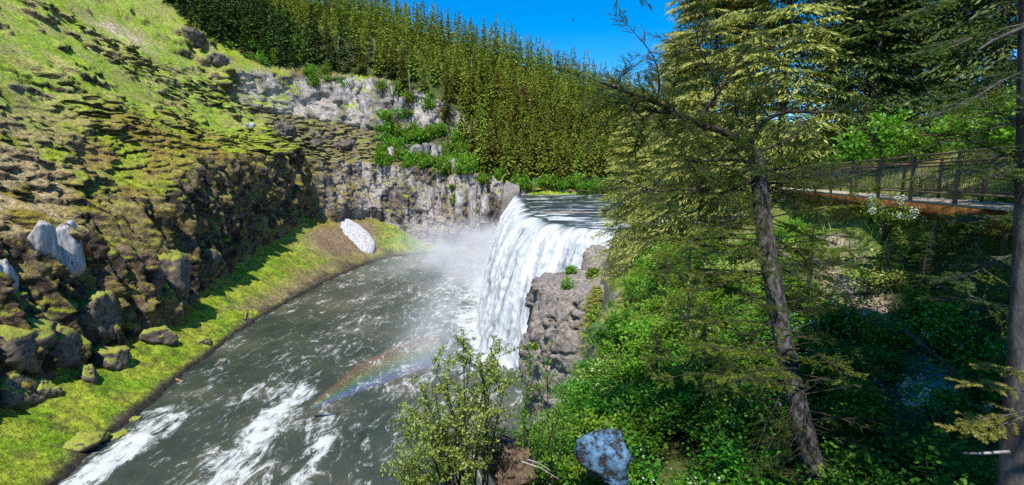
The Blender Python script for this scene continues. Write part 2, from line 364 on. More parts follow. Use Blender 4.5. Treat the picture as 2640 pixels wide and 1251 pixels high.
# colours of the ground itself
def C3(*c): return np.array(c)
g1 = fbm(X/18, Y/18, Z/18, 4)[..., None]; g2 = fbm(X/5+9, Y/5, Z/5, 4)[..., None]; g3 = fbm(X/1.6, Y/1.6, Z/1.6+4, 3)[..., None]
moss = mix(C3(.25, .20, .022), C3(.26, .33, .018), sstep(.36, .58, g1))
moss = mix(moss, C3(.32, .27, .09), sstep(.55, .72, g2)*.6)
moss = mix(moss, C3(.10, .075, .03), sstep(.55, .72, g3)*.55)
hi_grass = (sstep(3.4, 4.4, SEG)*(1-back))[..., None]
grass = mix(C3(.24, .36, .035), C3(.34, .34, .10), sstep(.42, .62, g2))
moss = mix(moss, grass, hi_grass*(1-sstep(.55, .7, g1)*.6)*.85)
straw = np.exp(-((pxx-20)/230)**2-((pyy-480)/170)**2)[..., None]
moss = mix(moss, C3(.40, .31, .16), np.clip(straw*1.3, 0, 1)*sstep(.35, .55, g2))
scar = np.exp(-((pxx-310)*.5+(pyy-85)*-.87)**2/14**2-((pxx-310)*.87+(pyy-85)*.5)**2/70**2)[..., None]
moss = mix(moss, C3(.55, .43, .30), np.clip(scar*1.6, 0, 1)*sstep(.40, .52, g3))
ochre = np.exp(-((pxx-330)/210)**2-((pyy-400)/90)**2)[..., None]
moss = mix(moss, C3(.25, .15, .03), ochre*.7*sstep(.4, .6, g2))
dark_rock = mix(C3(.035, .027, .02), C3(.24, .17, .11), sstep(.36, .64, .5*g2+.5*g3))
gv = (.6*fbm(SL/2.4+.4*fine2, Z/17, O*0+3, 3)+.4*fbm(SL/9, Z/12, O*0+6, 2))[..., None]
grey_rock = mix(C3(.13, .11, .10), C3(.47, .41, .385), sstep(.36, .58, gv))
greyness = np.clip(back*1.1*cliff + ucliff*1.0 + (1-cliff)*back*.8, 0, 1)[..., None]
rock = mix(dark_rock, grey_rock, greyness*sstep(.25, .5, g1+.1*greyness))
rockm = sstep(.58, .40, nz+.35*(g2[..., 0]-.5)+.10*(1-cliff)-.06*back*cliff)[..., None]
# moss that creeps over the cliff
rockm = np.maximum(rockm, (ucliff*.8)[..., None]*sstep(.62, .5, g1))
creep = (sstep(.50, .60, g2[..., 0])*cliff*(1-back*.9))[..., None]
rock = mix(rock, mix(C3(.17, .12, .03), C3(.22, .21, .03), g3), creep*.6)
bench = (sstep(.02, .3, back)*sstep(2.95, 3.1, SEG)*(1-sstep(4.9, 5.1, SEG)))[..., None]
moss = mix(moss, mix(mix(C3(.15, .11, .04), C3(.21, .22, .045), sstep(.4, .6, g2)), C3(.27, .24, .18), sstep(.52, .64, g3)*.7), bench*.85)
colr_ = mix(moss, rock, rockm)
tal = mix(C3(.16, .28, .012), C3(.30, .35, .03), sstep(.35, .62, g2))
tal = mix(tal, C3(.25, .20, .05), sstep(.55, .68, g1)*.5)
tal = mix(tal, C3(.09, .07, .03), sstep(.54, .68, g3)*.6)
tx, ty, _d = proj(P3)
brown = np.clip(np.exp(-((tx-885)/85)**2-((ty-600)/60)**2)*2.2, 0, 1)[..., None]*(1-np.exp(-((tx-1050)/60)**2-((ty-610)/40)**2))[..., None]
brown = np.maximum(brown, .8*np.exp(-(((tx-760)+(ty-740)*1.9)/60)**2)[..., None]*(ty < 800)[..., None]*(ty > 640)[..., None])
tal = mix(tal, mix(C3(.16, .105, .06), C3(.30, .21, .14), g2), brown*.95)
shore = sstep(1.20, 1.03, SEG+.25*(g2[..., 0]-.5))[..., None]
tal = mix(tal, mix(C3(.05, .04, .028), C3(.15, .11, .075), g3), shore)
wet = np.maximum(sstep(POOL+1.2, POOL+.3, Z), .8*back*cliff*sstep(POOL+14, POOL+7, Z+6*(g2[..., 0]-.5)))[..., None]
colr_ = mix(colr_, tal, talus[..., None]*(1-rockm*.5))
colr_ = mix(colr_, C3(.03, .026, .022), wet)
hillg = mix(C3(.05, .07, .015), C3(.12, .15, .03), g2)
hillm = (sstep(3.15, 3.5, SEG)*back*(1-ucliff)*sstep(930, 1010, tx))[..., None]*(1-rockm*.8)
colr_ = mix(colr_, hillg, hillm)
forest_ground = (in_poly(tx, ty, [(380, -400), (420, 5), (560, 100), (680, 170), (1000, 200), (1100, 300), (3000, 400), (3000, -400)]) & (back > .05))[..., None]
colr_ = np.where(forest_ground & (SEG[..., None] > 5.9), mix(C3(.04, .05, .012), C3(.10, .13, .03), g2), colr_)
me = mesh_np('canyon_wall', P3.reshape(-1, 3), grid_quads(nt_, ns), cols=np.clip(colr_, 0, 1).reshape(-1, 3), smooth=True)
wall = struct(link('canyon_wall', me, None, M['wall']))
WALL = (P3, tx, ty, SEG, nz, back)

# ------------------------------------------------------------------ right bank
CTRL = np.array([
 (-30, -20, -1.8), (0, -20, -1.2), (20, -20, 1), (60, -20, 8), (0, -5, -1.6), (0, 0, -1.75), (3, 0, -1.8), (6, 0, -1.6), (12, 0, 0), (25, 0, 3), (60, 10, 12),
 (0, 4, -4.6), (0, 6, -5.6), (0, 10, -6.0), (2, 10, -6.0), (4.5, 7, -5.7), (6, 6, -4.8), (8, 4, -2.9), (10, 6, -3.2), (9.6, 15, -3.6), (12, 17, -2.0),
 (11, 20, -3.0), (14, 25, -3.2), (16.5, 32, -2.4), (19, 34, -1.6), (24, 34, -.6), (30, 30, 2), (22, 24, 1), (16, 10, -.5), (5, 20, -6.6), (9, 30, -6.4), (15.6, 40, -5.2), (3, 25, -9), (8, 50, -11.5),
 (16, 50, -8.5), (20, 70, -12.2), (30, 60, -7), (24, 95, -14.2), (26, 116, -13.4), (40, 117, -12.6), (45, 90, -10), (60, 60, -2), (100, 60, 8), (100, 117, -9), (60, 117, -12), (140, 40, 20), (12, 75, -16.5), (18, 90, -15.5)], float)
def tps(r2): return np.where(r2 > 1e-9, .5*r2*np.log(r2+1e-12), 0)
_n = len(CTRL); _K = tps(((CTRL[:, None, :2]-CTRL[None, :, :2])**2).sum(-1)) + np.eye(_n)*1.0
_Pm = np.concatenate([np.ones((_n, 1)), CTRL[:, :2]], 1)
_A = np.block([[_K, _Pm], [_Pm.T, np.zeros((3, 3))]])
_W = np.linalg.solve(_A, np.concatenate([CTRL[:, 2], np.zeros(3)]))
def bank_raw(x, y):
    sh = np.shape(x); x = np.ravel(x); y = np.ravel(y)
    r2 = (x[:, None]-CTRL[None, :, 0])**2+(y[:, None]-CTRL[None, :, 1])**2
    z = tps(r2)@_W[:_n]+_W[_n]+_W[_n+1]*x+_W[_n+2]*y
    return z.reshape(sh)
EDGE = np.array([(-30, -3), (0, -2.0), (6, -1.2), (9, -.4), (12, 1.2), (20, 3.4), (40, 7.6), (60, 11.6), (76, 15), (90, 17), (104, 20.5), (119, 24), (140, 26)], float)
def edge_x(y): return np.interp(y, EDGE[:, 0], EDGE[:, 1])
def bank_z(x, y):
    x = np.asarray(x, float); y = np.asarray(y, float)
    ex = edge_x(y) + 1.2*(fbm(x*0+y/4, y/9, y*0, 2)-.5)*2
    xe = np.maximum(x, ex); z = bank_raw(xe, y) + (fbm(xe/2.2, y/2.2, y*0+.3, 3)-.5)*.55 + (fbm(xe/9, y/9, y*0+4, 2)-.5)*.8
    z = z - np.maximum(0, ex-x)*(5+3*fbm(x/2, y/2, y*0, 2))
    z = z - np.maximum(0, y-118.5-1.2*np.sin(x*.2))*1.1
    return np.maximum(z, -52)
gx = np.concatenate([np.arange(-11, 34, .38), np.arange(34, 140, 1.2)]); gy = np.concatenate([np.arange(-12, 36, .38), np.arange(36, 126, .7)])
BX, BY = np.meshgrid(gx, gy); BZ = bank_z(BX, BY)
b1 = fbm(BX/4, BY/4, BX*0, 4)[..., None]; b2 = fbm(BX/.9, BY/.9, BX*0+2, 3)[..., None]
bc = mix(C3(.035, .03, .015), C3(.07, .095, .02), sstep(.4, .6, b1)); bc = mix(bc, C3(.14, .10, .06), sstep(.52, .66, b2)*.7)
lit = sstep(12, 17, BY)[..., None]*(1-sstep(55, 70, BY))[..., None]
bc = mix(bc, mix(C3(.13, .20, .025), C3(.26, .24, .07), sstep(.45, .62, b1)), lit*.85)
path_pts = np.array([(8.5, 9.5), (9.3, 13), (10.2, 15.5), (11, 18), (12, 24), (13, 32), (15.6, 40), (18, 55), (22, 75), (25, 100), (27, 114)])
pd = np.full(BX.shape, 1e9)
for a, b in zip(path_pts[:-1], path_pts[1:]):
    d = b-a; t = np.clip(((BX-a[0])*d[0]+(BY-a[1])*d[1])/(d@d), 0, 1)
    pd = np.minimum(pd, np.hypot(BX-a[0]-t*d[0], BY-a[1]-t*d[1]))
bc = mix(bc, mix(C3(.30, .21, .16), C3(.42, .33, .27), b2), sstep(.75, .3, pd+1.4*(b1[..., 0]-.5))[..., None])
steep = sstep(.3, 1.2, np.hypot(*np.gradient(BZ))/.38-.9)[..., None]
bc = mix(bc, mix(C3(.08, .07, .06), C3(.25, .22, .19), b1), steep)
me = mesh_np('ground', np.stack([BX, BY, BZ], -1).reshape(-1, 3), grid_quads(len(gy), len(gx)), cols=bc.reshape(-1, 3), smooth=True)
ground = struct(link('ground', me, None, M['bank']))

# ------------------------------------------------------------------ water
LIP = np.array([(1, 290), (3, 272), (4.5, 240), (5.5, 200), (5.8, 170), (6.5, 150), (9.5, 138), (13, 129), (17, 123), (21, 119.5), (25.5, 117.5)], float)
lip = catmull(LIP, [60]*10)
ll = np.concatenate([[0], np.cumsum(np.linalg.norm(np.diff(lip, axis=0), axis=1))]); LT = ll[-1]
nu = 580; lu = np.linspace(0, LT, nu); lx = np.interp(lu, ll, lip[:, 0]); ly = np.interp(lu, ll, lip[:, 1])
lx = lx + (fbm(lu/9, lu*0, lu*0, 3)-.5)*5; 
tg = unit(np.stack([np.gradient(lx), np.gradient(ly)], -1))
for _ in range(60): tg[1:-1] = unit((tg[:-2]+2*tg[1:-1]+tg[2:])/4)
on = np.stack([tg[:, 1], -tg[:, 0]], -1); on *= np.where(on[:, :1] > 0, -1, 1)        # points out over the pool
def water_nodes(name):
    m, n, l, b = new_mat(name); return m, n, l, b
# --- plunge pool
px_ = np.arange(-98, 34, .52); py_ = np.concatenate([np.arange(46, 190, .45), np.arange(190, 330, .8)])
WX, WY = np.meshgrid(px_, py_)
warp = (fbm(WX/14, WY/22, WX*0, 3)-.5)
fx_ = WX+warp*9; 
wv = (fbm(fx_/2.2, WY/5.5, WX*0+1, 4)-.5)*1.2 + (fbm(fx_/7, WY/15, WX*0+6, 3)-.5)*1.3
def streak(xc, y0, y1, wd, wob=4):
    c = xc + (fbm(WY/18+xc, WX*0, WX*0, 2)-.5)*wob
    return np.exp(-((WX-c)/wd)**2)*sstep(y0-8, y0+4, WY)*(1-sstep(y1-8, y1+6, WY))
st1 = streak(-46.5, 66, 116, 3.0) ; st2 = streak(-68.5, 60, 98, 3.6, 3); st3 = streak(-34, 60, 92, 2.2); st4 = streak(-57, 104, 118, 1.5)
turb = st1+st2+.5*st3+.4*st4
wv = wv + turb*(fbm(WX/1.6, WY/2.4, WX*0+3, 3)-.25)*2.0
# distance to foot of falls for the foam
base_x = np.interp(WY, ly[::-1], lx[::-1])-17
near_f = np.exp(-np.maximum(0, base_x-WX)/9)*sstep(112, 130, WY)
wv = wv + near_f*(fbm(WX/3, WY/3, WX*0+8, 3)-.4)*3
foam = np.clip(st1*.8+st2*1.0+st3*.45+st4*.5+near_f*.95, 0, 1.2)
me = mesh_np('plunge_pool', np.stack([WX, WY, POOL+wv*.55], -1).reshape(-1, 3), grid_quads(len(py_), len(px_)),
             attrs={'foam': foam, 'crest': wv}, smooth=True)
m, n, l, b = water_nodes('pool_water')
tc = n.new('ShaderNodeTexCoord'); mp = n.new('ShaderNodeMapping'); mp.inputs['Scale'].default_value = (1, .42, 1); l.new(tc.outputs['Object'], mp.inputs[0])
nA = noise_node(n, l, .33, 9, mp.outputs[0], .72); nA.inputs['Distortion'].default_value = 1.4
nB = noise_node(n, l, .05, 3, tc.outputs['Object']); nC = noise_node(n, l, 1.5, 5, mp.outputs[0], .7); nC.inputs['Distortion'].default_value = 1.0
fo = n.new('ShaderNodeAttribute'); fo.attribute_name = 'foam'; cr = n.new('ShaderNodeAttribute'); cr.attribute_name = 'crest'
def math_(op, a, b_=None, c=None):
    x = n.new('ShaderNodeMath'); x.operation = op
    for i, v in enumerate((a, b_, c)):
        if v is None: continue
        if hasattr(v, 'is_linked'): l.new(v, x.inputs[i])
        else: x.inputs[i].default_value = v
    return x.outputs[0]
sum_ = math_('ADD', math_('MULTIPLY', nA.outputs[0], 1.0), math_('MULTIPLY', nC.outputs[0], .45))
sum_ = math_('MULTIPLY_ADD', fo.outputs['Fac'], .24, sum_)
sum_ = math_('MULTIPLY_ADD', cr.outputs['Fac'], .12, sum_)
sum_ = math_('MULTIPLY_ADD', nB.outputs[0], .22, sum_)
fr = n.new('ShaderNodeMapRange'); fr.interpolation_type = 'SMOOTHSTEP'; fr.inputs[1].default_value = .85; fr.inputs[2].default_value = 1.10
l.new(sum_, fr.inputs[0])
base = ramp(n, [(.3, (.022, .034, .024)), (.5, (.050, .060, .042)), (.7, (.10, .095, .058))]); l.new(nB.outputs[0], base.inputs[0])
cm = n.new('ShaderNodeMix'); cm.data_type = 'RGBA'; l.new(fr.outputs[0], cm.inputs[0]); l.new(base.outputs[0], cm.inputs[6]); cm.inputs[7].default_value = (.52, .54, .52, 1)
l.new(cm.outputs[2], b.inputs['Base Color'])
rr = n.new('ShaderNodeMapRange'); l.new(fr.outputs[0], rr.inputs[0]); rr.inputs[3].default_value = .16; rr.inputs[4].default_value = .8; l.new(rr.outputs[0], b.inputs['Roughness'])
bp = n.new('ShaderNodeBump'); bp.inputs['Strength'].default_value = .7; bp.inputs['Distance'].default_value = .6; l.new(sum_, bp.inputs['Height']); l.new(bp.outputs[0], b.inputs['Normal'])
pool = struct(link('plunge_pool', me, None, m))

# --- river above the lip
rx_ = np.concatenate([np.arange(-2, 70, .7), np.arange(70, 330, 4)]); ry_ = np.arange(110, 352, 1.0)
UX, UY = np.meshgrid(rx_, ry_)
# keep only the part upstream of the lip: squeeze columns so that they start at the lip
lipx = np.interp(UY, ly[::-1], lx[::-1]); f_ = (UX+2)/(332.0); UX2 = lipx + 1.0 + (332-lipx)*f_
rp = (fbm(UX2/5, UY/1.8, UX*0, 4)-.5)
UZ = LIPZ + .05 + rp*.55*np.exp(-np.maximum(0, UX2-lipx-25)/60) + .5*sstep(0, 60, UX2-lipx)
rap = sstep(.5, .66, fbm(UX2/16, UY/6, UX*0+5, 3))*np.exp(-np.maximum(0, UX2-lipx)/45)
rap = np.maximum(rap, np.exp(-((UY-134)/10)**2)*sstep(12, 30, UX2)*(1-sstep(40, 60, UX2)))
valid = (UY > 117) & (UY < 345)
me = mesh_np('river', np.stack([UX2, UY, UZ], -1).reshape(-1, 3), grid_quads(len(ry_), len(rx_)), attrs={'foam': rap, 'crest': rp}, smooth=True)
m, n, l, b = water_nodes('river_water')
tc = n.new('ShaderNodeTexCoord'); mp = n.new('ShaderNodeMapping'); mp.inputs['Scale'].default_value = (.14, .8, 1); l.new(tc.outputs['Object'], mp.inputs[0])
nA = noise_node(n, l, .6, 8, mp.outputs[0], .68)
fo = n.new('ShaderNodeAttribute'); fo.attribute_name = 'foam'
sum_ = math_('MULTIPLY_ADD', fo.outputs['Fac'], .16, nA.outputs[0])
fr = n.new('ShaderNodeMapRange'); fr.interpolation_type = 'SMOOTHSTEP'; fr.inputs[1].default_value = .55; fr.inputs[2].default_value = .68; l.new(sum_, fr.inputs[0])
cm = n.new('ShaderNodeMix'); cm.data_type = 'RGBA'; l.new(fr.outputs[0], cm.inputs[0]); cm.inputs[6].default_value = (.018, .030, .038, 1); cm.inputs[7].default_value = (.75, .77, .78, 1)
l.new(cm.outputs[2], b.inputs['Base Color']); b.inputs['Roughness'].default_value = .22
bp = n.new('ShaderNodeBump'); bp.inputs['Strength'].default_value = .6; bp.inputs['Distance'].default_value = .4; l.new(nA.outputs[0], bp.inputs['Height']); l.new(bp.outputs[0], b.inputs['Normal'])
river = struct(link('river', me, None, m))

# --- waterfall: a bent, stranded sheet over the lip
falls = thing('waterfall', 'tall white waterfall curtain plunging from the river into the plunge pool', 'waterfall')
nv = 150; tt = np.linspace(0, 1, nv)
H = LIPZ-POOL
U, T = np.meshgrid(lu, tt)                                                # rows = down
v0 = 6.2 + 2.0*(fbm(lu/11, lu*0+3, lu*0, 3)-.5)*2
v0 = v0*np.interp(lu, [0, 20, LT-22, LT], [.6, 1, .95, .55])
tf = math.sqrt(2*H/9.81); back_t = .22
ti = np.where(T < .1, (T/.1-1)*back_t*4, (T-.1)/.9*tf)
dist = np.where(ti < 0, ti*2.2, v0*ti - .35*np.maximum(0, ti-.9)**2*0)
drop = np.where(ti < 0, 0, .5*9.81*ti**2)
strand = fbm(U/1.3+.35*fbm(U/6, T*5, U*0, 2), T*3.5, U*0+1, 4)-.5
clump = fbm(U/5.5, T*6-U*0, U*0+7, 3)-.5
amp = np.clip(ti, 0, 3)/2.7
dist = dist + (strand*1.5+clump*2.6)*amp**.8 + (fbm(U/1.1, drop/1.4, U*0, 3)-.5)*1.1*amp
zz = LIPZ + .12 - drop + (fbm(U/2.5, T*9, U*0+2, 3)-.5)*.5*amp
lat = (fbm(U/4, drop/7, U*0+5, 2)-.5)*1.0*amp
FX = lx + on[:, 0]*dist + tg[:, 0]*lat; FY = ly + on[:, 1]*dist + tg[:, 1]*lat
white = sstep(-.3, .55, ti + (fbm(U/2.2, T*0, U*0, 3)-.5)*1.1)
me = mesh_np('water_curtain', np.stack([FX, FY, zz], -1).reshape(-1, 3), grid_quads(nv, nu), attrs={'along': U, 'drop': drop, 'white': white, 'gap': np.exp(-((U-143-.12*drop+2.5*(fbm(drop/4, U*0, U*0, 2)-.5))/1.5)**2)*sstep(1, 4, drop)*(1-sstep(20, 32, drop))}, smooth=True)
m, n, l, b = water_nodes('falling_water')
a1 = n.new('ShaderNodeAttribute'); a1.attribute_name = 'along'; a2 = n.new('ShaderNodeAttribute'); a2.attribute_name = 'drop'; a3 = n.new('ShaderNodeAttribute'); a3.attribute_name = 'white'
cb = n.new('ShaderNodeCombineXYZ'); l.new(math_('MULTIPLY', a1.outputs['Fac'], 1.0), cb.inputs[0]); l.new(math_('MULTIPLY', a2.outputs['Fac'], .11), cb.inputs[1])
cb2 = n.new('ShaderNodeCombineXYZ'); l.new(a1.outputs['Fac'], cb2.inputs[0]); l.new(math_('MULTIPLY', a2.outputs['Fac'], .4), cb2.inputs[1])
s1 = noise_node(n, l, .55, 6, cb.outputs[0], .6); s2 = noise_node(n, l, 1.1, 7, cb2.outputs[0], .75)
thin = math_('ADD', math_('MULTIPLY', s1.outputs[0], .75), math_('MULTIPLY', s2.outputs[0], .5))
ag = n.new('ShaderNodeAttribute'); ag.attribute_name = 'gap'; thin = math_('MULTIPLY_ADD', ag.outputs['Fac'], -.17, thin)
col1 = ramp(n, [(.40, (.07, .065, .06)), (.49, (.24, .26, .28)), (.58, (.48, .51, .54)), (.72, (.72, .73, .74))]); l.new(thin, col1.inputs[0])
gl = n.new('ShaderNodeMix'); gl.data_type = 'RGBA'; l.new(a3.outputs['Fac'], gl.inputs[0]); gl.inputs[6].default_value = (.05, .07, .065, 1); l.new(col1.outputs[0], gl.inputs[7])
l.new(gl.outputs[2], b.inputs['Base Color'])
rr = n.new('ShaderNodeMapRange'); l.new(a3.outputs['Fac'], rr.inputs[0]); rr.inputs[3].default_value = .15; rr.inputs[4].default_value = .75; l.new(rr.outputs[0], b.inputs['Roughness'])
bp = n.new('ShaderNodeBump'); bp.inputs['Strength'].default_value = .6; bp.inputs['Distance'].default_value = .7; l.new(thin, bp.inputs['Height']); l.new(bp.outputs[0], b.inputs['Normal'])
link('water_curtain', me, falls, m)
# a dark wet rib of rock that splits the curtain
def blob(name, mat, centre, size, seed, parent=None, sub=(40, 28), rough=.28, boxy=.45, detail=2.2, smooth=True, cols=None):
    th = np.linspace(0, 2*math.pi, sub[0]+1)[:-1]; ph = np.linspace(-math.pi/2, math.pi/2, sub[1])
    PH, TH = np.meshgrid(ph, th, indexing='ij')
    D = np.stack([np.cos(PH)*np.cos(TH), np.cos(PH)*np.sin(TH), np.sin(PH)], -1)
    k = 1/np.maximum(np.abs(D).max(-1, keepdims=True), .3); Vb = D*(1-boxy)+D*k*boxy
    rr_ = np.random.default_rng(int(seed*97)+3)
    pn = unit(rr_.normal(0, 1, (16, 3))); pdn = rr_.uniform(.66, 1.0, 16)
    dots = D@pn.T; cut = np.where(dots > .05, pdn/np.maximum(dots, .05), 9).min(-1)
    rv = np.linalg.norm(Vb, axis=-1); Vb = D*(np.minimum(rv, cut*1.05)*.95+.05*rv)[..., None]
    nn = fbm(Vb[..., 0]*detail*.6+seed*3.3, Vb[..., 1]*detail*.6+seed, Vb[..., 2]*detail*.6+seed*1.7, 4)-.5
    n2 = np.abs(fbm(Vb[..., 0]*detail*1.6+seed, Vb[..., 1]*detail*1.6, Vb[..., 2]*detail*1.6+seed*2, 3)-.5)
    n3 = fbm(Vb[..., 0]*detail*4+seed, Vb[..., 1]*detail*4, Vb[..., 2]*detail*4+seed*2, 3)-.5
    Vb = Vb*(1+rough*2.4*nn-rough*1.6*n2+rough*.6*n3)[..., None]*np.asarray(size)/2
    Vb = Vb + 0
    nr, nc = sub[1], sub[0]
    i = np.arange(nr-1)[:, None]*nc; j = np.arange(nc)[None, :]; j2 = (j+1) % nc
    Q = np.stack([i+j, i+j2, i+nc+j2, i+nc+j], -1).reshape(-1, 4)
    me = mesh_np(name, Vb.reshape(-1, 3), Q, smooth=smooth)
    o = link(name, me, parent, mat); o.location = centre
    return o
# rock face behind the water
mb = MB(); W_ = []
for zf in np.linspace(0, 1, 16):
    zz_ = LIPZ-.5-zf*37; off = -2.2 + (fbm(lu/5, lu*0+zf*6, lu*0, 3)-.5)*3.0 + zf*2.5
    W_.append(np.stack([lx+on[:, 0]*off, ly+on[:, 1]*off, np.full(nu, zz_)], -1))
me = mesh_np('falls_ledge', np.array(W_).reshape(-1, 3), grid_quads(16, nu), smooth=True)
struct(link('falls_ledge', me, None, M['rock_dark']))

# ------------------------------------------------------------------ rocks
oc_ = thing('rock_outcrop', 'big grey brown rock outcrop with flat top beside the foot of the waterfall', 'rock')
def outcrop(parent):
    nth, nh = 200, 115
    th = np.linspace(0, 2*math.pi, nth+1)[:-1]; hs = np.linspace(0, 1, nh)
    TH, HH = np.meshgrid(th, hs)
    zt = -18.3; zb = -51
    cxx, cyy = 16.5, 87.0
    rx, ry = 13.0, 13.0
    pw = .34                                                         # superellipse
    c, s_ = np.cos(TH), np.sin(TH)
    ex = np.sign(c)*np.abs(c)**(pw*2); ey = np.sign(s_)*np.abs(s_)**(pw*2)
    top = sstep(.72, 1.0, HH)
    shrink = np.where(HH > .93, 1-((HH-.93)/.07), 1.0)*(1-.10*top)
    zz = zb+(zt-zb)*np.minimum(HH/.93, 1.0)
    bul = 1+.10*np.sin((zz+48)/30*math.pi)
    x = cxx+rx*ex*shrink*bul; y = cyy+ry*ey*shrink*bul
    nn = fbm(x/7, y/7, zz/9, 4)-.5; crack = np.abs(fbm(x/5+3, y/5, zz/3.2, 3)-.5)
    blk = (vnoise(np.floor(x/4.2+nn*2), np.floor(y/4.2), np.floor(zz/6+nn*3))-.5)
    r = unit(np.stack([ex, ey*.9, 0*ex], -1))
    d = nn*2.6 - .9*np.exp(-(crack/.022)**2) + blk*1.3 + (fbm(x/1.4, y/1.4, zz/1.4, 3)-.5)*.7 + (fbm(x/.5, y/.5, zz/.5, 2)-.5)*.35
    d = d*(shrink > 0)
    x = x+r[..., 0]*d*shrink; y = y+r[..., 1]*d*shrink
    zz = zz + np.where(HH > .9, (fbm(x/5, y/5, x*0, 4)-.5)*3.4 + .10*(x-cxx) - .03*(y-cyy), 0)
    i = np.arange(nh-1)[:, None]*nth; j = np.arange(nth)[None, :]; j2 = (j+1) % nth
    Q = np.stack([i+j, i+j2, i+nth+j2, i+nth+j], -1).reshape(-1, 4)
    return link('rock_body', mesh_np('rock_body', np.stack([x, y, zz], -1).reshape(-1, 3), Q, smooth=True), parent, M['rock_brown'])
outcrop(oc_)
tag(blob('boulder', M['rock_brown'], at_y(1532, 668, 102)+np.array((1.5, 0, -2)), (8, 8, 9), 3, rough=.2, boxy=.6), 'grey boulder at the edge of the falls above the big outcrop', 'boulder')
tag(blob('boulder', M['rock_brown'], at_y(1606, 640, 108)+np.array((1, 0, -2)), (4, 4, 9), 5, rough=.25, boxy=.6), 'narrow brown rock post between white falls and green shrub', 'boulder')
tag(blob('rock_pillar', M['rock_brown'], (-1.5, 291, -24), (13, 13, 35), 4, rough=.22, boxy=.75, sub=(44, 40)), 'pinkish grey rock pillar at the far end of the waterfall lip', 'rock')
tag(blob('river_ledge', M['rock_brown'], (20, 166, LIPZ-.1), (20, 2.4, 1.5), 6, rough=.3, boxy=.4), 'thin brown rock ledge breaking the river just above the falls', 'rock')

# moss-topped boulders along the foot of the left wall, placed by the ground they rest on
def wall_hit(x, y):
    d = (WALL[1]-x)**2+(WALL[2]-y)**2
    d = np.where(d < 40, d + (P3[..., 1])*0.2, d+1e6*0)
    i = np.unravel_index(np.argmin(d), d.shape); return P3[i]
def mossy_mat():
    m, n, l, b = new_mat('mossy_boulder'); tc = n.new('ShaderNodeTexCoord'); g = n.new('ShaderNodeNewGeometry')
    n1 = noise_node(n, l, .9, 6, tc.outputs['Object'], .65); sx = n.new('ShaderNodeSeparateXYZ'); l.new(g.outputs['Normal'], sx.inputs[0])
    def mt(op, a, b_):
        x = n.new('ShaderNodeMath'); x.operation = op
        for i, v in enumerate((a, b_)):
            if hasattr(v, 'is_linked'): l.new(v, x.inputs[i])
            else: x.inputs[i].default_value = v
        return x.outputs[0]
    f = mt('ADD', sx.outputs['Z'], mt('MULTIPLY', n1.outputs[0], .9)); mr = n.new('ShaderNodeMapRange'); mr.interpolation_type = 'SMOOTHSTEP'
    mr.inputs[1].default_value = .85; mr.inputs[2].default_value = 1.08; l.new(f, mr.inputs[0])
    r1 = ramp(n, [(.35, (.04, .032, .024)), (.68, (.19, .15, .11))]); l.new(n1.outputs[0], r1.inputs[0])
    n2 = noise_node(n, l, 2.5, 4, tc.outputs['Object']); r2 = ramp(n, [(.35, (.20, .15, .03)), (.62, (.24, .31, .03))]); l.new(n2.outputs[0], r2.inputs[0])
    cm = n.new('ShaderNodeMix'); cm.data_type = 'RGBA'; l.new(mr.outputs[0], cm.inputs[0]); l.new(r1.outputs[0], cm.inputs[6]); l.new(r2.outputs[0], cm.inputs[7])
    l.new(cm.outputs[2], b.inputs['Base Color']); b.inputs['Roughness'].default_value = .9
    bp = n.new('ShaderNodeBump'); bp.inputs['Strength'].default_value = .8; bp.inputs['Distance'].default_value = .3; l.new(n1.outputs[0], bp.inputs['Height']); l.new(bp.outputs[0], b.inputs['Normal'])
    return m
M['mossy'] = mossy_mat()
BOULD = [  # px, py (foot), width px, height px, label
 (40, 1050, 130, 110, 'large mossy boulder at the left edge on the grassy foot of the cliff'),
 (97, 1022, 58, 62, 'round dark mossy boulder second from the left edge on the grass'),
 (147, 1020, 28, 36, 'small dark upright stone beside the round mossy boulder on the grass'),
 (230, 985, 48, 62, 'grey leaning boulder with bare face below the moss ledge'),
 (285, 945, 84, 72, 'big split boulder with bright moss cap on the grassy foot'),
 (405, 880, 84, 56, 'wide dark boulder under the deep cliff shadow'),
 (60, 930, 170, 130, 'broad mossy block ledge below the pale streak at the left edge'),
 (165, 935, 150, 130, 'broad mossy block ledge below the orange stained rock'),
 (120, 850, 190, 110, 'upper mossy block ledge under the pale pillar'),
 (250, 860, 120, 140, 'tall mossy crag left of the deep shadow'),
 (365, 800, 130, 150, 'tall mossy crag to the right of the deep shadow'),
 (460, 740, 100, 120, 'mossy buttress at the cliff foot above the grass'),
 (530, 690, 70, 80, 'mossy knob on the cliff foot above the grass tongue'),
 (230, 1160, 100, 46, 'low ochre mossy mound at the water edge'),
 (300, 1150, 56, 38, 'moss capped stone on the shore above the white rapid'),
 (345, 1090, 30, 22, 'little green topped stone where the rapid begins'),
 (525, 885, 35, 20, 'small dark stone on the green slope near the shore'),
 (575, 935, 22, 14, 'reddish stone awash in the river near the left shore'),
 (500, 985, 28, 16, 'reddish flat stone beside the driftwood'),
 (470, 1008, 26, 14, 'grey stone beneath the driftwood log'),
]
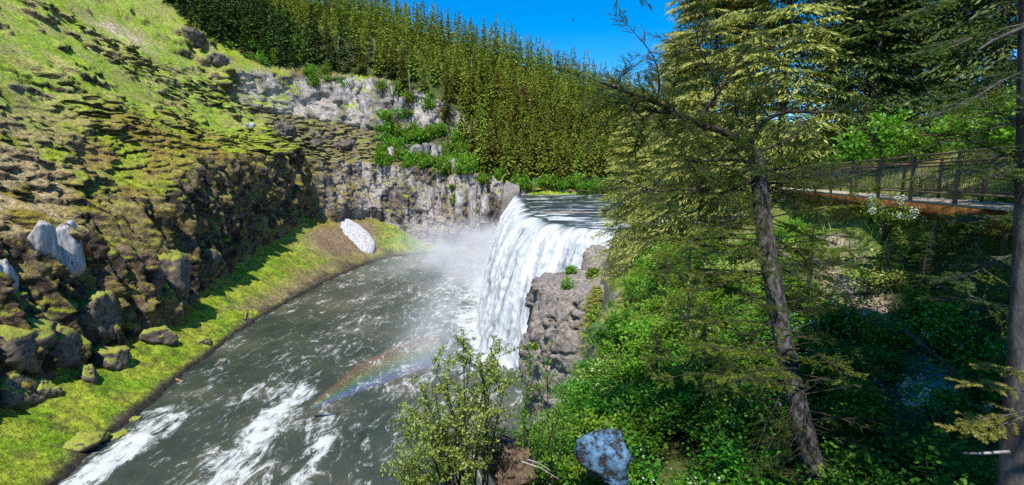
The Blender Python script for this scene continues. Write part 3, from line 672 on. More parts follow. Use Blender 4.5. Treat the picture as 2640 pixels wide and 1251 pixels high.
for k, (bx, by, bw, bh, lab) in enumerate(BOULD):
    p = wall_hit(bx, by) if k not in (17,) else at_z(bx, by, POOL)
    dep = p[1]*cp-p[2]*sp; s_ = dep/F
    o = blob('boulder', M['rock_brown'] if 'reddish' in lab or 'grey stone' in lab else M['mossy'], (p[0]-bw*s_*(.1 if bw < 95 else .28), p[1]+bw*s_*.2, p[2]+bh*s_*(.12 if bw < 95 else .2)), (bw*s_*.95, bw*s_*1.05, bh*s_*1.15), 11+k*1.37, rough=.26 if bw < 95 else .30, boxy=.55, sub=(38, 28), smooth=False)
    o.rotation_euler = (0, 0, k*1.1 if bw < 95 else .3*math.sin(k)); tag(o, lab, 'boulder' if bw < 95 else 'rock')
# pale bleached pillars
pil = thing('rock_pillar', 'pale bleached rock pillar with dark grooves high above the mossy boulders', 'rock')
for (bx, by, bw, bh) in ((116, 625, 40, 110), (146, 655, 42, 165), (183, 655, 50, 170), (165, 765, 34, 80)):
    p = wall_hit(bx, by)+np.array((-.9, .2, 0)); s_ = (p[1]*cp-p[2]*sp)/F
    o = blob('pillar_face', M['rock_pale'], p, (bw*s_*1.0, bw*s_*1.6, bh*s_), bx*.1, pil, rough=.13, boxy=.75, sub=(44, 44), detail=2.0)
pil2 = thing('rock_pillar', 'pale rock streak at the left picture edge beside an orange stain', 'rock')
p = wall_hit(30, 725)+np.array((-1.2, .3, 0)); blob('pillar_face', M['rock_pale'], p, (2.6, 4.5, 8), 2.2, pil2, rough=.16, boxy=.7)
M['orange'] = plain_mat('orange_lichen_rock', (.05, .02, .01), (.26, .08, .02), 1.2, .9, .6, .15)
tag(blob('stained_rock', M['orange'], wall_hit(218, 640)+np.array((-.8, 0, 0)), (3, 5, 10), 7.7, rough=.3, boxy=.4), 'rust orange stained rock face right of the pale pillar', 'rock')
tag(blob('stained_rock', M['orange'], wall_hit(70, 925)+np.array((-.4, 0, 0)), (2.4, 3, 3.2), 8.7, rough=.3, boxy=.4), 'small orange stained rock among the lower mossy crags', 'rock')

for (x_, y_, wd_, ht_, lab) in ((890, 385, 70, 34, 'dark rounded crag at the brink over the snow patch'), (815, 378, 40, 30, 'small dark crag on the mossy bench'), (735, 345, 60, 50, 'dark grooved crag on the mossy slope edge'), (640, 325, 30, 30, 'pale grey knob of rock on the mossy slope'), (500, 90, 60, 50, 'dark jagged crag on the grass skyline'), (560, 150, 50, 40, 'dark crag lower on the rocky rib'), (45, 225, 55, 30, 'dark hollow crag at the left picture edge')):
    p = wall_hit(x_, y_); s_ = (p[1]*cp-p[2]*sp)/F
    tag(blob('crag', M['rock_pale'] if 'pale' in lab else M['rock_crag'], p+np.array((-.8, .6, -.5)), (wd_*s_*.8, wd_*s_, ht_*s_*1.1), x_*.07, rough=.42, boxy=.45, sub=(56, 40)), lab, 'rock')
# snow patch
def snow():
    a = wall_hit(895, 575); c = wall_hit(940, 640)
    a = np.array(a); c = np.array(c); d = c-a; L = np.linalg.norm(d); d = d/L
    side = unit(np.cross(d, np.array((.0, -.35, .94)))); up = unit(np.cross(side, d))
    if up[2] < 0: up = -up
    nu_, nv_ = 46, 26; V = []
    for i in range(nv_):
        r = math.cos(i/(nv_-1)*math.pi/2)
        for j in range(nu_):
            t = j/nu_*2*math.pi; ct, s_ = math.cos(t), math.sin(t)
            e = .9
            wdt = 7.2*(1+.18*math.sin(ct*2.2+.5)); ln = L*.62
            q = (a+c)/2 + d*(ln*np.sign(ct)*abs(ct)**.8*r**.35) + side*(wdt*np.sign(s_)*abs(s_)**.85*r**.35) + up*(math.sin(i/(nv_-1)*math.pi/2)*2.6-1.0)
            q = q + up*float((fbm(np.array(q[0]/2.0), np.array(q[1]/2.0), np.array(q[2]/2.0), 3)-.5))*1.4
            V.append(q)
    i = np.arange(nv_-1)[:, None]*nu_; j = np.arange(nu_)[None, :]; j2 = (j+1) % nu_
    Q = np.stack([i+j, i+j2, i+nu_+j2, i+nu_+j], -1).reshape(-1, 4)
    o = link('snow_patch', mesh_np('snow_patch', V, Q, smooth=True), None, M['snow'])
    tag(o, 'oval patch of old white snow on brown earth under the far cliff', 'snow')
snow()
# driftwood
for k, (x0, y0, x1, y1, lab) in enumerate(((452, 978, 490, 1002, 'orange brown driftwood log lying down to the shoreline'), (470, 985, 458, 1003, 'short driftwood stick crossing the larger log at the shore'), (632, 828, 640, 800, 'thin dead stick standing on the green bank above the shore'))):
    a = wall_hit(x0, y0); b_ = wall_hit(x1, y1); mb = MB(); a = np.array(a)+(0, 0, .3); b_ = np.array(b_)+(0, 0, .5)
    mb.tube([a, a*.6+b_*.4+np.array((0, 0, .3)), b_], [.28, .22, .12], 7); mb.tube([a*.5+b_*.5, a*.4+b_*.6+np.array((.8, .4, .9))], [.12, .04], 5)
    tag(mb.build('driftwood', M['drift'], None, True), lab, 'log')

# basalt columns of the back wall and of the upper cliffs: pieces of the wall
rng = np.random.default_rng(11)
col_meshes = []
for k in range(6):
    nc = 6; V = []; hs = [0]
    while hs[-1] < 1: hs.append(hs[-1]+rng.uniform(.25, .6))
    hs[-1] = 1.0; rad_ = .5*rng.uniform(.72, 1.15, nc); sh_ = np.zeros(2); rings = []
    for i, h in enumerate(hs):
        rings.append((h, rad_*(1-.10*h), sh_.copy()))
        if 0 < i < len(hs)-1:
            rad_ = rad_*rng.uniform(.86, 1.10, nc); sh_ = sh_+rng.normal(0, .05, 2); rings.append((h+.006, rad_*(1-.10*h), sh_.copy()))
    rings.append((1.03, rad_*.55, sh_+rng.normal(0, .08, 2))); rings.append((1.035, rad_*0, sh_))
    for h, rd, so in rings:
        for j in range(nc):
            t = (j+.3*math.sin(j*5+k))/nc*2*math.pi; V.append((math.cos(t)*rd[j]+so[0], math.sin(t)*rd[j]*1.2+so[1], h-.5+.04*math.sin(t+k)*(h > .95)))
    nh = len(rings); i = np.arange(nh-1)[:, None]*nc; j = np.arange(nc)[None, :]; j2 = (j+1) % nc
    Q = np.stack([i+j, i+j2, i+nc+j2, i+nc+j], -1).reshape(-1, 4)
    me = mesh_np('rock_column', V, Q); me.materials.append(M['rock_grey']); col_meshes.append(me)
def column(x, ytop, ybot, wpx, Yd, k):
    a = at_y(x, ytop, Yd); b_ = at_y(x, ybot, Yd); s_ = Yd/F
    o = bpy.data.objects.new('rock_column', col_meshes[k % 6]); COL.objects.link(o); o.parent = wall
    h = a[2]-b_[2]; o.location = ((a[0]+b_[0])/2, Yd+wpx*s_*.55, (a[2]+b_[2])/2); o.scale = (wpx*s_*1.15, wpx*s_*1.4, h)
    o.rotation_euler = (rng.normal(0, .025), rng.normal(0, .03), rng.choice([0, 3.14])+rng.normal(0, .35))
k = 0; x = 900
while x < 1275:
    wpx = rng.uniform(15, 32); Yd = float(np.interp(x, [880, 960, 1060, 1180, 1290], [331, 327, 321, 314, 301]))
    if not (1140 < x < 1185):
        ytop = np.interp(x, [880, 960, 1060, 1140, 1290], [440, 447, 455, 465, 482])+rng.uniform(0, 30)
        column(x, ytop, np.interp(x, [880, 960, 1060, 1290], [545, 575, 580, 585])+rng.uniform(-22, 8), wpx, Yd-3.5, k)
    x += wpx*rng.uniform(.8, 1.15); k += 1
for (x, yt, yb, wpx) in ((943, 200, 262, 30), (940, 255, 330, 34), (925, 215, 250, 26), (895, 205, 260, 22), (870, 215, 250, 24), (1012, 220, 250, 18), (1018, 235, 275, 14), (1030, 250, 285, 20),
                         (1058, 290, 325, 16), (1064, 300, 330, 12), (1080, 375, 418, 26), (1098, 372, 425, 22), (1118, 372, 420, 24), (1062, 380, 412, 18), (1135, 378, 425, 15), (1005, 380, 410, 22), (1168, 410, 445, 15)):
    i = np.argmin((tx-x)**2+(ty-yb)**2); p = P3.reshape(-1, 3)[i]
    column(x, yt, yb+8, wpx, p[1]-1.0, k); k += 1

# ------------------------------------------------------------------ plants: builders
def conifer_far(seed, H=22, R=4.2, nb=120, nt=10, L=1.6, W=1.05, c0=.06, p=.85):
    r = np.random.default_rng(seed)
    h = np.sort(r.random(nb)**.9)*(1-c0)+c0; az = np.arange(nb)*2.4+r.normal(0, .3, nb)
    lb = R*((1-h)**p*(.7+.5*r.random(nb))+.05)
    d = np.stack([np.cos(az), np.sin(az), .45*h-.32+r.normal(0, .14, nb)], -1); lb = lb*(1+.35*np.sin(h*26+seed)*(h < .8))
    t = r.random((nb, nt))**.7*.95+.08
    base = np.stack([0*h, 0*h, h*H], -1)
    C = base[:, None]+d[:, None]*(lb[:, None]*t)[..., None]; C[..., 2] -= .16*lb[:, None]*t**2
    sgn = np.where(r.random((nb, nt)) < .5, -1, 1)*r.uniform(.2, 1.0, (nb, nt))
    da = az[:, None]+sgn
    D = unit(np.stack([np.cos(da), np.sin(da), -.25-.35*r.random((nb, nt))], -1))
    N = unit(np.cross(D, np.stack([r.normal(0, .5, (nb, nt)), r.normal(0, .5, (nb, nt)), np.ones((nb, nt))], -1)))
    sc = (.45+.75*(1-h))[:, None]*r.uniform(.7, 1.3, (nb, nt))
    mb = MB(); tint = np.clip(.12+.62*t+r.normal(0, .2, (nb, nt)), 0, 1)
    mb.leaves((C-D*L*sc[..., None]*.3).reshape(-1, 3), D.reshape(-1, 3), N.reshape(-1, 3), (L*sc).ravel(), (W*sc).ravel(), tint.ravel())
    n0 = 10                                                              # leader
    C2 = np.stack([r.normal(0, .08, n0), r.normal(0, .08, n0), H*np.linspace(.93, 1, n0)], -1); D2 = unit(np.stack([r.normal(0, .4, n0), r.normal(0, .4, n0), np.ones(n0)*.8], -1))
    mb.leaves(C2, D2, unit(np.cross(D2, r.normal(0, 1, (n0, 3)))), L*.55, W*.4, np.full(n0, .6))
    return mb
def trunk_mesh(H, r0, bend=.15, seed=0, k=6, n=7):
    r = np.random.default_rng(seed); mb = MB(); z = np.linspace(-.06, 1, n)*H
    off = np.cumsum(r.normal(0, bend*.3, (n, 2)), 0); off -= off[1]
    mb.tube(np.stack([off[:, 0]*.3, off[:, 1]*.3, z], -1), r0*(1.1-np.linspace(0, 1, n)*1.02), k)
    return mb
def make_tree_proto(name, crown_mb, trunk_mb, crown_mat, trunk_mat):
    cm_ = crown_mb.mesh('crown'); cm_.materials.append(crown_mat); tm = trunk_mb.mesh('trunk', True); tm.materials.append(trunk_mat)
    return cm_, tm
def place_tree(name, meshes, loc, s, rz, label, group=None, cat='tree', lean=(0, 0)):
    o = thing(name, label, cat, loc, rz, group); o.scale = (s, s, s) if np.isscalar(s) else s
    o.rotation_euler = (lean[0], lean[1], rz)
    for nm, me in zip(('crown', 'trunk', 'blossoms'), meshes):
        if me is None: continue
        c = bpy.data.objects.new(nm, me); COL.objects.link(c); c.parent = o
    return o
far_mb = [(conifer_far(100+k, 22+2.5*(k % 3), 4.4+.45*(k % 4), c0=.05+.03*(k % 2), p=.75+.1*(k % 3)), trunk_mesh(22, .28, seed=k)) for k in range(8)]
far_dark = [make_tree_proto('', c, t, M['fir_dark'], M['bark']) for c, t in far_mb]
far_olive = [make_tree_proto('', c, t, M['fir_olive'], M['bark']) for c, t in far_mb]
def shrub_far(seed, R=2.0, Hh=2.6, nl=420, L=.62):
    r = np.random.default_rng(seed); n = nl
    lob = r.normal(0, .55, (7, 3))*np.array((R*.75, R*.75, Hh*.3))+np.array((0, 0, Hh*.55))
    pick = r.integers(0, 7, n); v = unit(r.normal(0, 1, (n, 3)))*(r.random((n, 1))**.4)
    C = lob[pick]+v*np.array((R*.55, R*.55, Hh*.38)); C[:, 2] = np.abs(C[:, 2])
    D = unit(v+r.normal(0, .6, (n, 3))); N = unit(np.cross(D, r.normal(0, 1, (n, 3))))
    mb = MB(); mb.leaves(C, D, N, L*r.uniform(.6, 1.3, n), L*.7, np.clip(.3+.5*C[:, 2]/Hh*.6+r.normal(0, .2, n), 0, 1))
    tb = MB()
    for k in range(7): tb.tube([(0, 0, -.3), lob[k]*np.array((.4, .4, .5)), lob[k]], [.09, .06, .02], 4)
    return mb, tb
sh_far = []
for k in range(5):
    a, b_ = shrub_far(300+k, 2.2, 2.6+.6*(k % 3)); a = a.mesh('crown'); a.materials.append(M['leaf']); b_ = b_.mesh('trunk'); b_.materials.append(M['twig']); sh_far.append((a, b_))

# ------------------------------------------------------------------ forest on the hill
rng = np.random.default_rng(21)
FOREST = [(360, -260), (400, -20), (480, 55), (575, 120), (680, 172), (800, 178), (900, 190), (985, 205), (1060, 250), (1130, 300), (1190, 390), (1240, 445), (1300, 462), (1420, 468), (1600, 478), (2300, 486), (2700, 486), (2700, -500), (395, -500)]
cand = np.argwhere(in_poly(tx, ty, FOREST) & (back > .12) & (SEG > 3.05) & (SEG < 7.3) & (tx < 2250))
rng.shuffle(cand)
cell = {}; chosen = []
for i, j in cand:
    p = P3[i, j]
    # sparser where the photograph shows bushes and rock
    x_, y_ = tx[i, j], ty[i, j]
    sp_ = 5.3 if x_ > 1180 else (5.8 if y_ < 120 else 7.4)
    if 860 < x_ < 1150 and y_ > 210: sp_ = 10
    key = (int(p[0]//6), int(p[1]//6)); ok = True
    for a in (-2, -1, 0, 1, 2):
        for b_ in (-2, -1, 0, 1, 2):
            for q in cell.get((key[0]+a, key[1]+b_), ()):
                if (q[0]-p[0])**2+(q[1]-p[1])**2 < sp_*sp_: ok = False; break
            if not ok: break
        if not ok: break
    if ok:
        cell.setdefault(key, []).append(p); chosen.append((p, x_, y_))
    if len(chosen) > 1500: break
def visible(c): return -40 < c[1] < 1680 and c[2] > -20
chosen.sort(key=lambda c: (0 if visible(c) else 1, c[0][1]))
SPECIAL = {'rust': [(1278, 190), ], 'brown': [(1415, 195), (1340, 130), (1372, 225)], 'grey': [(953, 165), (915, 120)]}
special_at = {}
for kind, lst in SPECIAL.items():
    for n_, (sx_, sy_) in enumerate(lst):
        best = min(range(min(300, len(chosen))), key=lambda q: (chosen[q][1]-sx_)**2+(chosen[q][2]-sy_-25)**2 + (1e9 if q in special_at else 0)); special_at[best] = (kind, n_)
rust_m = [(c, far_olive[0][1]) for c in (far_mb[1][0].mesh('crown'),)]; rust_m[0][0].materials.append(M['rust'])
grey_m = [(c, far_olive[0][1]) for c in (far_mb[2][0].mesh('crown'),)]; grey_m[0][0].materials.append(M['grey_needles'])
SLAB = {('rust', 0): 'rusty orange dead conifer alone among the green trees of the hillside', ('brown', 0): 'brown dying conifer rightmost of the discoloured trees on the hillside', ('brown', 1): 'brown dying conifer close to the ridge skyline', ('brown', 2): 'brownish conifer half way down the hillside forest',
        ('grey', 0): 'pale grey green conifer standing above the grey upper cliff', ('grey', 1): 'pale greyish conifer higher up behind the upper cliff'}
for k, (p, x_, y_) in enumerate(chosen[:300]):
    s = rng.uniform(.72, 1.15)*(1.05 if x_ < 1100 else 1.0); lean = (rng.normal(0, .02), rng.normal(0, .02))
    if k in special_at:
        kk = special_at[k]; m_ = rust_m[0] if kk[0] in ('rust', 'brown') else grey_m[0]
        place_tree('conifer_tree', m_, p-(0, 0, .4), s, rng.random()*6.28, SLAB[kk], None); continue
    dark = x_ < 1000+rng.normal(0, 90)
    lab, grp = (('dark green conifer in the dense stand above the grey upper cliff', 'dark conifers above the upper cliff') if x_ < 1040 else
                (('olive green conifer at the foot of the hillside forest by the river', 'conifers at the foot of the hillside') if y_ > 380 else
                ('olive green conifer half way up the hillside behind the waterfall', 'conifers half way up the hillside') if y_ > 220 else ('olive green conifer high on the hillside below the ridge', 'conifers high on the hillside')))
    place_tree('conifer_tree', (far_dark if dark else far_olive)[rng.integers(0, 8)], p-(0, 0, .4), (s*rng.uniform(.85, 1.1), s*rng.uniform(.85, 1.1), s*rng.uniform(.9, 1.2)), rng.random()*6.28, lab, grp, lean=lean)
def joined_forest(name, items, mat, label):
    V, Q, A = [], [], []; n0 = 0
    for p, x_, y_ in items:
        c = far_mb[rng.integers(0, 8)][0]; v = np.concatenate(c.V); q = np.concatenate(c.Q); a = np.concatenate(c.A)
        keep = rng.random(len(q)) < .38; q = q[keep]; s = rng.uniform(.75, 1.15); t = rng.random()*6.28
        vv = np.stack([v[:, 0]*math.cos(t)-v[:, 1]*math.sin(t), v[:, 0]*math.sin(t)+v[:, 1]*math.cos(t), v[:, 2]*rng.uniform(.9, 1.15)], -1)*s+p-(0, 0, .4)
        vv = vv[q.ravel()]; V.append(vv); Q.append(np.arange(len(vv)).reshape(-1, 4)+n0); A.append(np.clip(a[q.ravel()]+rng.normal(0, .2), 0, 1)); n0 += len(vv)
    o = link(name, mesh_np(name, np.concatenate(V), np.concatenate(Q), attrs={'tint': np.concatenate(A)}), None, mat)
    struct(o, 'stuff'); o['label'] = label; o['category'] = 'forest'
rest = chosen[300:860]
joined_forest('far_forest', rest, M['fir_olive'], 'mass of further conifers covering the upper hillside up to the ridge')
print('trees', len(chosen))
# dead snags
for k, (sx_, sy0, sy1, lab) in enumerate(((1216, 150, 262, 'bleached dead snag with bare branches in front of the hillside forest'), (876, 95, 160, 'thin pale dead trunk among dark conifers above the cliff'), (1057, 195, 260, 'short bent dead snag above the green bushes'), (772, 105, 140, 'pale leaning dead trunk left among the dark conifers'), (1378, 462, 490, 'pale stump on the far river bank'))):
    i = np.argmin((tx-sx_)**2+(ty-sy1)**2); p = P3.reshape(-1, 3)[i]; h = (sy1-sy0)*p[1]/F*1.02
    t = thing('dead_tree', lab, 'tree', p); tb = MB(); bb = MB(); r = np.random.default_rng(k+60)
    tb.tube([(0, 0, -.5), (r.normal(0, .3), 0, h*.4), (r.normal(0, .4), 0, h*.75), (r.normal(0, .4), 0, h)], [.30, .24, .15, .05], 6)
    for q in range(max(1, int(h*2.2)) if h > 5 else 1):
        z = h*r.uniform(.12, .97); a = r.random()*6.28; L_ = r.uniform(.6, 2.4)*(1.1-z/h)
        bb.tube([(0, 0, z), (math.cos(a)*L_, math.sin(a)*L_, z+r.normal(-.1, .3))], [.09, .03], 4)
    tb.build('trunk', M['snag'], t, True); struct(bb.build('branches', M['snag'], t), 'stuff')
# green bushes on the cliffs and on the far river bank
BUSH = [([(400, -30), (440, 10), (560, 105), (690, 190), (700, 150), (570, 50), (470, -40)], 30, 'green bush along the forest edge on the grass skyline', 'bushes along the forest edge', 1.2),
        ([(640, 70), (720, 60), (800, 110), (790, 175), (700, 170), (650, 130)], 26, 'bright green bush on the shady slope above the upper cliff', 'bushes above the upper cliff', 1.9),
        ([(950, 240), (1060, 200), (1130, 290), (1240, 420), (1230, 450), (1100, 450), (980, 440), (960, 320)], 120, 'bright green bush on the rocky bench over the far cliff', 'bushes on the bench over the far cliff', 1.7),
        ([(720, 150), (880, 190), (900, 230), (780, 225)], 12, 'green bush growing on the brow of the grey upper cliff', 'bushes on the brow of the upper cliff', 1.4),
        ([(1210, 435), (1330, 465), (1330, 482), (1220, 470)], 12, 'green bush on the cliff edge beside the falls lip', 'bushes on the cliff edge by the lip', 1.5),
        ([(1335, 478), (1700, 482), (1900, 486), (1900, 500), (1335, 502)], 70, 'bright green bush lining the far river bank', 'bushes of the far river bank', 1.6),
        ([(1150, 470), (1180, 470), (1200, 545), (1165, 545)], 9, 'yellow green bush clinging in the cleft of the far cliff', 'bushes in the cliff cleft', .9),
        ([(1230, 520), (1255, 515), (1262, 560), (1235, 565)], 4, 'small green bush on the face of the far cliff near the falls', 'bushes on the cliff face near the falls', .7)]
for poly, cnt, lab, grp, sc in BUSH:
    c = np.argwhere(in_poly(tx, ty, poly) & (P3[..., 1] > 200)); 
    if len(c) == 0: continue
    c = c[rng.choice(len(c), min(cnt, len(c)), replace=False)]
    for i, j in c:
        s = sc*rng.uniform(.7, 1.35)
        place_tree('bush', sh_far[rng.integers(0, 5)], P3[i, j]-(0, 0, .3), (s, s, s*rng.uniform(.8, 1.4)), rng.random()*6.28, lab, grp, 'bush')

# ------------------------------------------------------------------ near and middle conifers on the right bank
def conifer_mid(seed, H=30, R=5.5, nb=400, nt=44, L=.62, W=.15, c0=.1, p=.7):
    r = np.random.default_rng(seed)
    h = np.sort(r.random(nb)**.85)*(1-c0)+c0; az = np.arange(nb)*2.4+r.normal(0, .4, nb)
    lb = R*((1-h)**p*(.6+.6*r.random(nb))+.04)
    d = np.stack([np.cos(az), np.sin(az), .5*h-.22+r.normal(0, .1, nb)], -1)
    t = r.random((nb, nt))**.75*.9+.1; base = np.stack([0*h, 0*h, h*H], -1)
    side = np.stack([-np.sin(az), np.cos(az), 0*az], -1); off = r.normal(0, .3, (nb, nt))*lb[:, None]*(1.1-t*.7)
    C = base[:, None]+d[:, None]*(lb[:, None]*t)[..., None]+side[:, None]*off[..., None]; C[..., 2] -= .22*lb[:, None]*t**2+.25*np.abs(off)
    da = az[:, None]+np.sign(off)*r.uniform(.1, 1.2, off.shape)
    D = unit(np.stack([np.cos(da), np.sin(da), -.3-.6*r.random(off.shape)], -1))
    N = unit(np.cross(D, np.stack([r.normal(0, 1, off.shape), r.normal(0, 1, off.shape)-.5, np.ones(off.shape)*.8], -1)))
    sc = r.uniform(.6, 1.4, off.shape)
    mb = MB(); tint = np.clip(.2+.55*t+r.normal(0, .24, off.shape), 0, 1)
    mb.leaves(C.reshape(-1, 3), D.reshape(-1, 3), N.reshape(-1, 3), (L*sc).ravel(), (W*sc).ravel(), tint.ravel())
    tb = trunk_mesh(H, .34, seed=seed, k=8, n=9)
    for i in range(0, nb, 2):
        e = base[i]+d[i]*lb[i]*.9; e = e-np.array((0, 0, .18*lb[i])); tb.tube([base[i], (base[i]+e)/2+np.array((0, 0, .05*lb[i])), e], [.045, .03, .01], 3)
    return mb, tb
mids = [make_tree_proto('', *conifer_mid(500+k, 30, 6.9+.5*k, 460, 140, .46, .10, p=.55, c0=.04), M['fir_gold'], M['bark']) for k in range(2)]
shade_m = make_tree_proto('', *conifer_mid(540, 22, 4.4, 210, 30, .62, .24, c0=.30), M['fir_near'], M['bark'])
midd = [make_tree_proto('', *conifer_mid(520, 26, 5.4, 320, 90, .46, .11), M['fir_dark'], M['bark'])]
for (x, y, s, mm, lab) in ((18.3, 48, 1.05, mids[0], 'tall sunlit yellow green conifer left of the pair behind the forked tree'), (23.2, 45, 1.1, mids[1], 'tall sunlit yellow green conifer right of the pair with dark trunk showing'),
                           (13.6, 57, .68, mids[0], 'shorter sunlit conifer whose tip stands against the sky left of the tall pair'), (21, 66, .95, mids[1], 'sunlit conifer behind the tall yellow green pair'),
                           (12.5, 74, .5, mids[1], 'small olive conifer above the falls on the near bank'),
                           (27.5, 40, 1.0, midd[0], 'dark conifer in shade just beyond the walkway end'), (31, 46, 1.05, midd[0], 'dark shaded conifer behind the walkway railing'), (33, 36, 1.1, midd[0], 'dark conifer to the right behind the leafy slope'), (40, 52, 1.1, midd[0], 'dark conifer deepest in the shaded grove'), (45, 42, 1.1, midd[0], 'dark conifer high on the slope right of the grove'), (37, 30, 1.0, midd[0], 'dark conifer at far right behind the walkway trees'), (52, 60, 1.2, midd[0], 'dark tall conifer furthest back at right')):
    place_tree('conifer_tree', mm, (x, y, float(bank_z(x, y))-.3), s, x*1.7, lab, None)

def twigs(mb, C, D, r, L=.22, nn=26, nl=.03, nw=.005, tint=.5, spread=.22, flat=.35):
    """needle-covered twigs: start points C, directions D"""
    n = len(C); L = np.broadcast_to(np.asarray(L, float), (n,))
    t = np.linspace(.06, 1, nn)[None, :]+r.normal(0, .02, (n, nn))
    A = unit(np.cross(D, r.normal(0, .3, (n, 3))+np.array((0, 0, 1.0)))); B = np.cross(D, A)
    ph = r.random((n, nn))*6.28
    rad = np.cos(ph)[..., None]*A[:, None]+np.sin(ph)[..., None]*B[:, None]*flat+B[:, None]*spread*-.5
    P = C[:, None]+D[:, None]*(L[:, None]*t)[..., None]
    ND = unit(rad*.95+D[:, None]*.55); NN = unit(np.cross(ND, r.normal(0, 1, (n, nn, 3))))
    ti = np.clip(np.broadcast_to(np.asarray(tint), (n,))[:, None]+.15*(t-.5)+r.normal(0, .1, (n, nn)), 0, 1)
    ln = nl*(1-.35*np.clip(t, 0, 1)**3)*r.uniform(.75, 1.2, (n, nn))
    mb.needles(P.reshape(-1, 3), ND.reshape(-1, 3), NN.reshape(-1, 3), ln.ravel(), nw, ti.ravel())
def bough(nd, wd, P0, P1, r, droop=.1, r0=.02, ntw=26, L=.22, tint=.45, side=.5, nl=.03, nw=.005, nn=24, start=.2, sub=True):
    """a branch from P0 to P1 with side twigs in its own plane, needles into nd and wood into wd"""
    P0 = np.asarray(P0, float); P1 = np.asarray(P1, float); d = P1-P0; Lb = np.linalg.norm(d); dn = d/Lb
    t = np.linspace(0, 1, 6); pts = P0+d*t[:, None]+r.normal(0, .015*Lb, (6, 3))*np.minimum(t, 1)[:, None]; pts[:, 2] -= droop*Lb*(t**2-t*.4)
    wd.tube(pts, r0*(1.05-t*.85), 5)
    sv = unit(np.cross(dn, np.array((0, 0, 1.0)))); tq = r.uniform(start, 1, ntw); base = np.stack([np.interp(tq, t, pts[:, k]) for k in range(3)], -1)
    sg = np.where(r.random(ntw) < .5, -1, 1)
    D = unit(dn*(.65+.3*r.random((ntw, 1)))+sv*(sg*side*r.uniform(.5, 1.4, ntw))[:, None]+np.array((0, 0, -.12))+r.normal(0, .16, (ntw, 3)))
    ll_ = L*(1.25-.6*tq)*r.uniform(.6, 1.4, ntw)
    tn = np.clip(tint+r.normal(0, .14, ntw), 0, 1)
    twigs(nd, base, D, r, ll_, nn, nl, nw, tn)
    if sub:                                                            # twigs on twigs
        k2 = 2; b2_ = (base+D*(ll_*.5)[:, None]).repeat(k2, 0); D2 = unit(D.repeat(k2, 0)+r.normal(0, .55, (ntw*k2, 3))*np.array((1, 1, .5)))
        twigs(nd, b2_, D2, r, (ll_*.6).repeat(k2), max(8, int(nn*.6)), nl, nw, np.clip(tn.repeat(k2)+.05, 0, 1))
    for q in range(ntw): wd.tube([base[q], base[q]+D[q]*ll_[q]*.95], [.0045, .002], 3)
    return pts

# near firs on the right: crowns above, shared meshes
def conifer_near(seed, H=16, R=3.4, nb=110, c0=.12, ntw=38, nn=18):
    r = np.random.default_rng(seed); nd = MB(); wd = MB()
    for i in range(nb):
        h = c0+(1-c0)*(i/nb)**.9; az = i*2.4+r.normal(0, .35); Lb = R*((1-h)**.75*r.uniform(.7, 1.15)+.06)
        P0 = np.array((0, 0, h*H)); P1 = P0+np.array((math.cos(az)*Lb, math.sin(az)*Lb, Lb*(.35*h-.2)))
        bough(nd, wd, P0, P1, r, .12, .03*(1-h)+.008, int(ntw*(.5+Lb/R)), .42*min(1, .4+Lb/R), .42+.1*r.normal(), .8, .065, .026, nn, .1)
    z = np.linspace(-.15, 1, 9)*H; wd.tube(np.stack([0*z, 0*z, z], -1), .2*(1.05-np.linspace(0, 1, 9)), 9)
    a = nd.mesh('crown'); a.materials.append(M['fir_near']); b_ = wd.mesh('trunk', True); b_.materials.append(M['bark']); return a, b_
near = [conifer_near(700, 17, 5.6, c0=.10), conifer_near(701, 15, 4.6, 96, .14)]
for (x, y, s, mm, lab, z0) in ((14.2, 12.0, 1.0, near[0], 'dark green fir whose shaded branches fill the upper right', -1.2), (11.6, 6.8, 1.0, near[1], 'near dark fir with drooping branches at the right picture edge', -2.2), (22.5, 17.5, 1.05, near[0], 'shaded fir behind the right end of the walkway', -.4), (30, 26, 1.2, near[1], 'dark fir beyond the walkway at far right', .8),
                               (7.0, .4, 1.0, shade_m, 'tall fir standing to the right of the viewpoint', -1.5)):
    place_tree('fir_tree', mm, (x, y, z0-.3), s, x*2.1, lab, None)

# the forked fir in the foreground
hero = thing('forked_fir', 'dark leaning fir with broken forked crown and lichened trunk in the foreground', 'tree', (0, 0, 0))
r = np.random.default_rng(77)
def pl(pts): return np.array([at_y(x, y, Y) for x, y, Y in pts])
tk = pl([(2128, 1330, 7.9), (2108, 1251, 8.0), (2072, 1110, 8.1), (2030, 930, 8.25), (1998, 760, 8.45), (1975, 620, 8.65), (1962, 520, 8.8), (1955, 440, 8.95), (1945, 395, 9.0)])
tk = np.concatenate([[tk[0]+(.12, -.05, -1.1)], tk]); tkd = catmull(tk, [6]*9)
rad = np.interp(np.linspace(0, 1, len(tkd)), [0, .15, .5, .85, 1], [.23, .19, .15, .135, .12])*(1+.10*(fbm(np.arange(len(tkd))/2., np.arange(len(tkd))*0., np.arange(len(tkd))*0., 2)-.5))
mb = MB(); mb.tube(tkd, rad, 14); mb.build('trunk', M['bark_lichen'], hero, True)
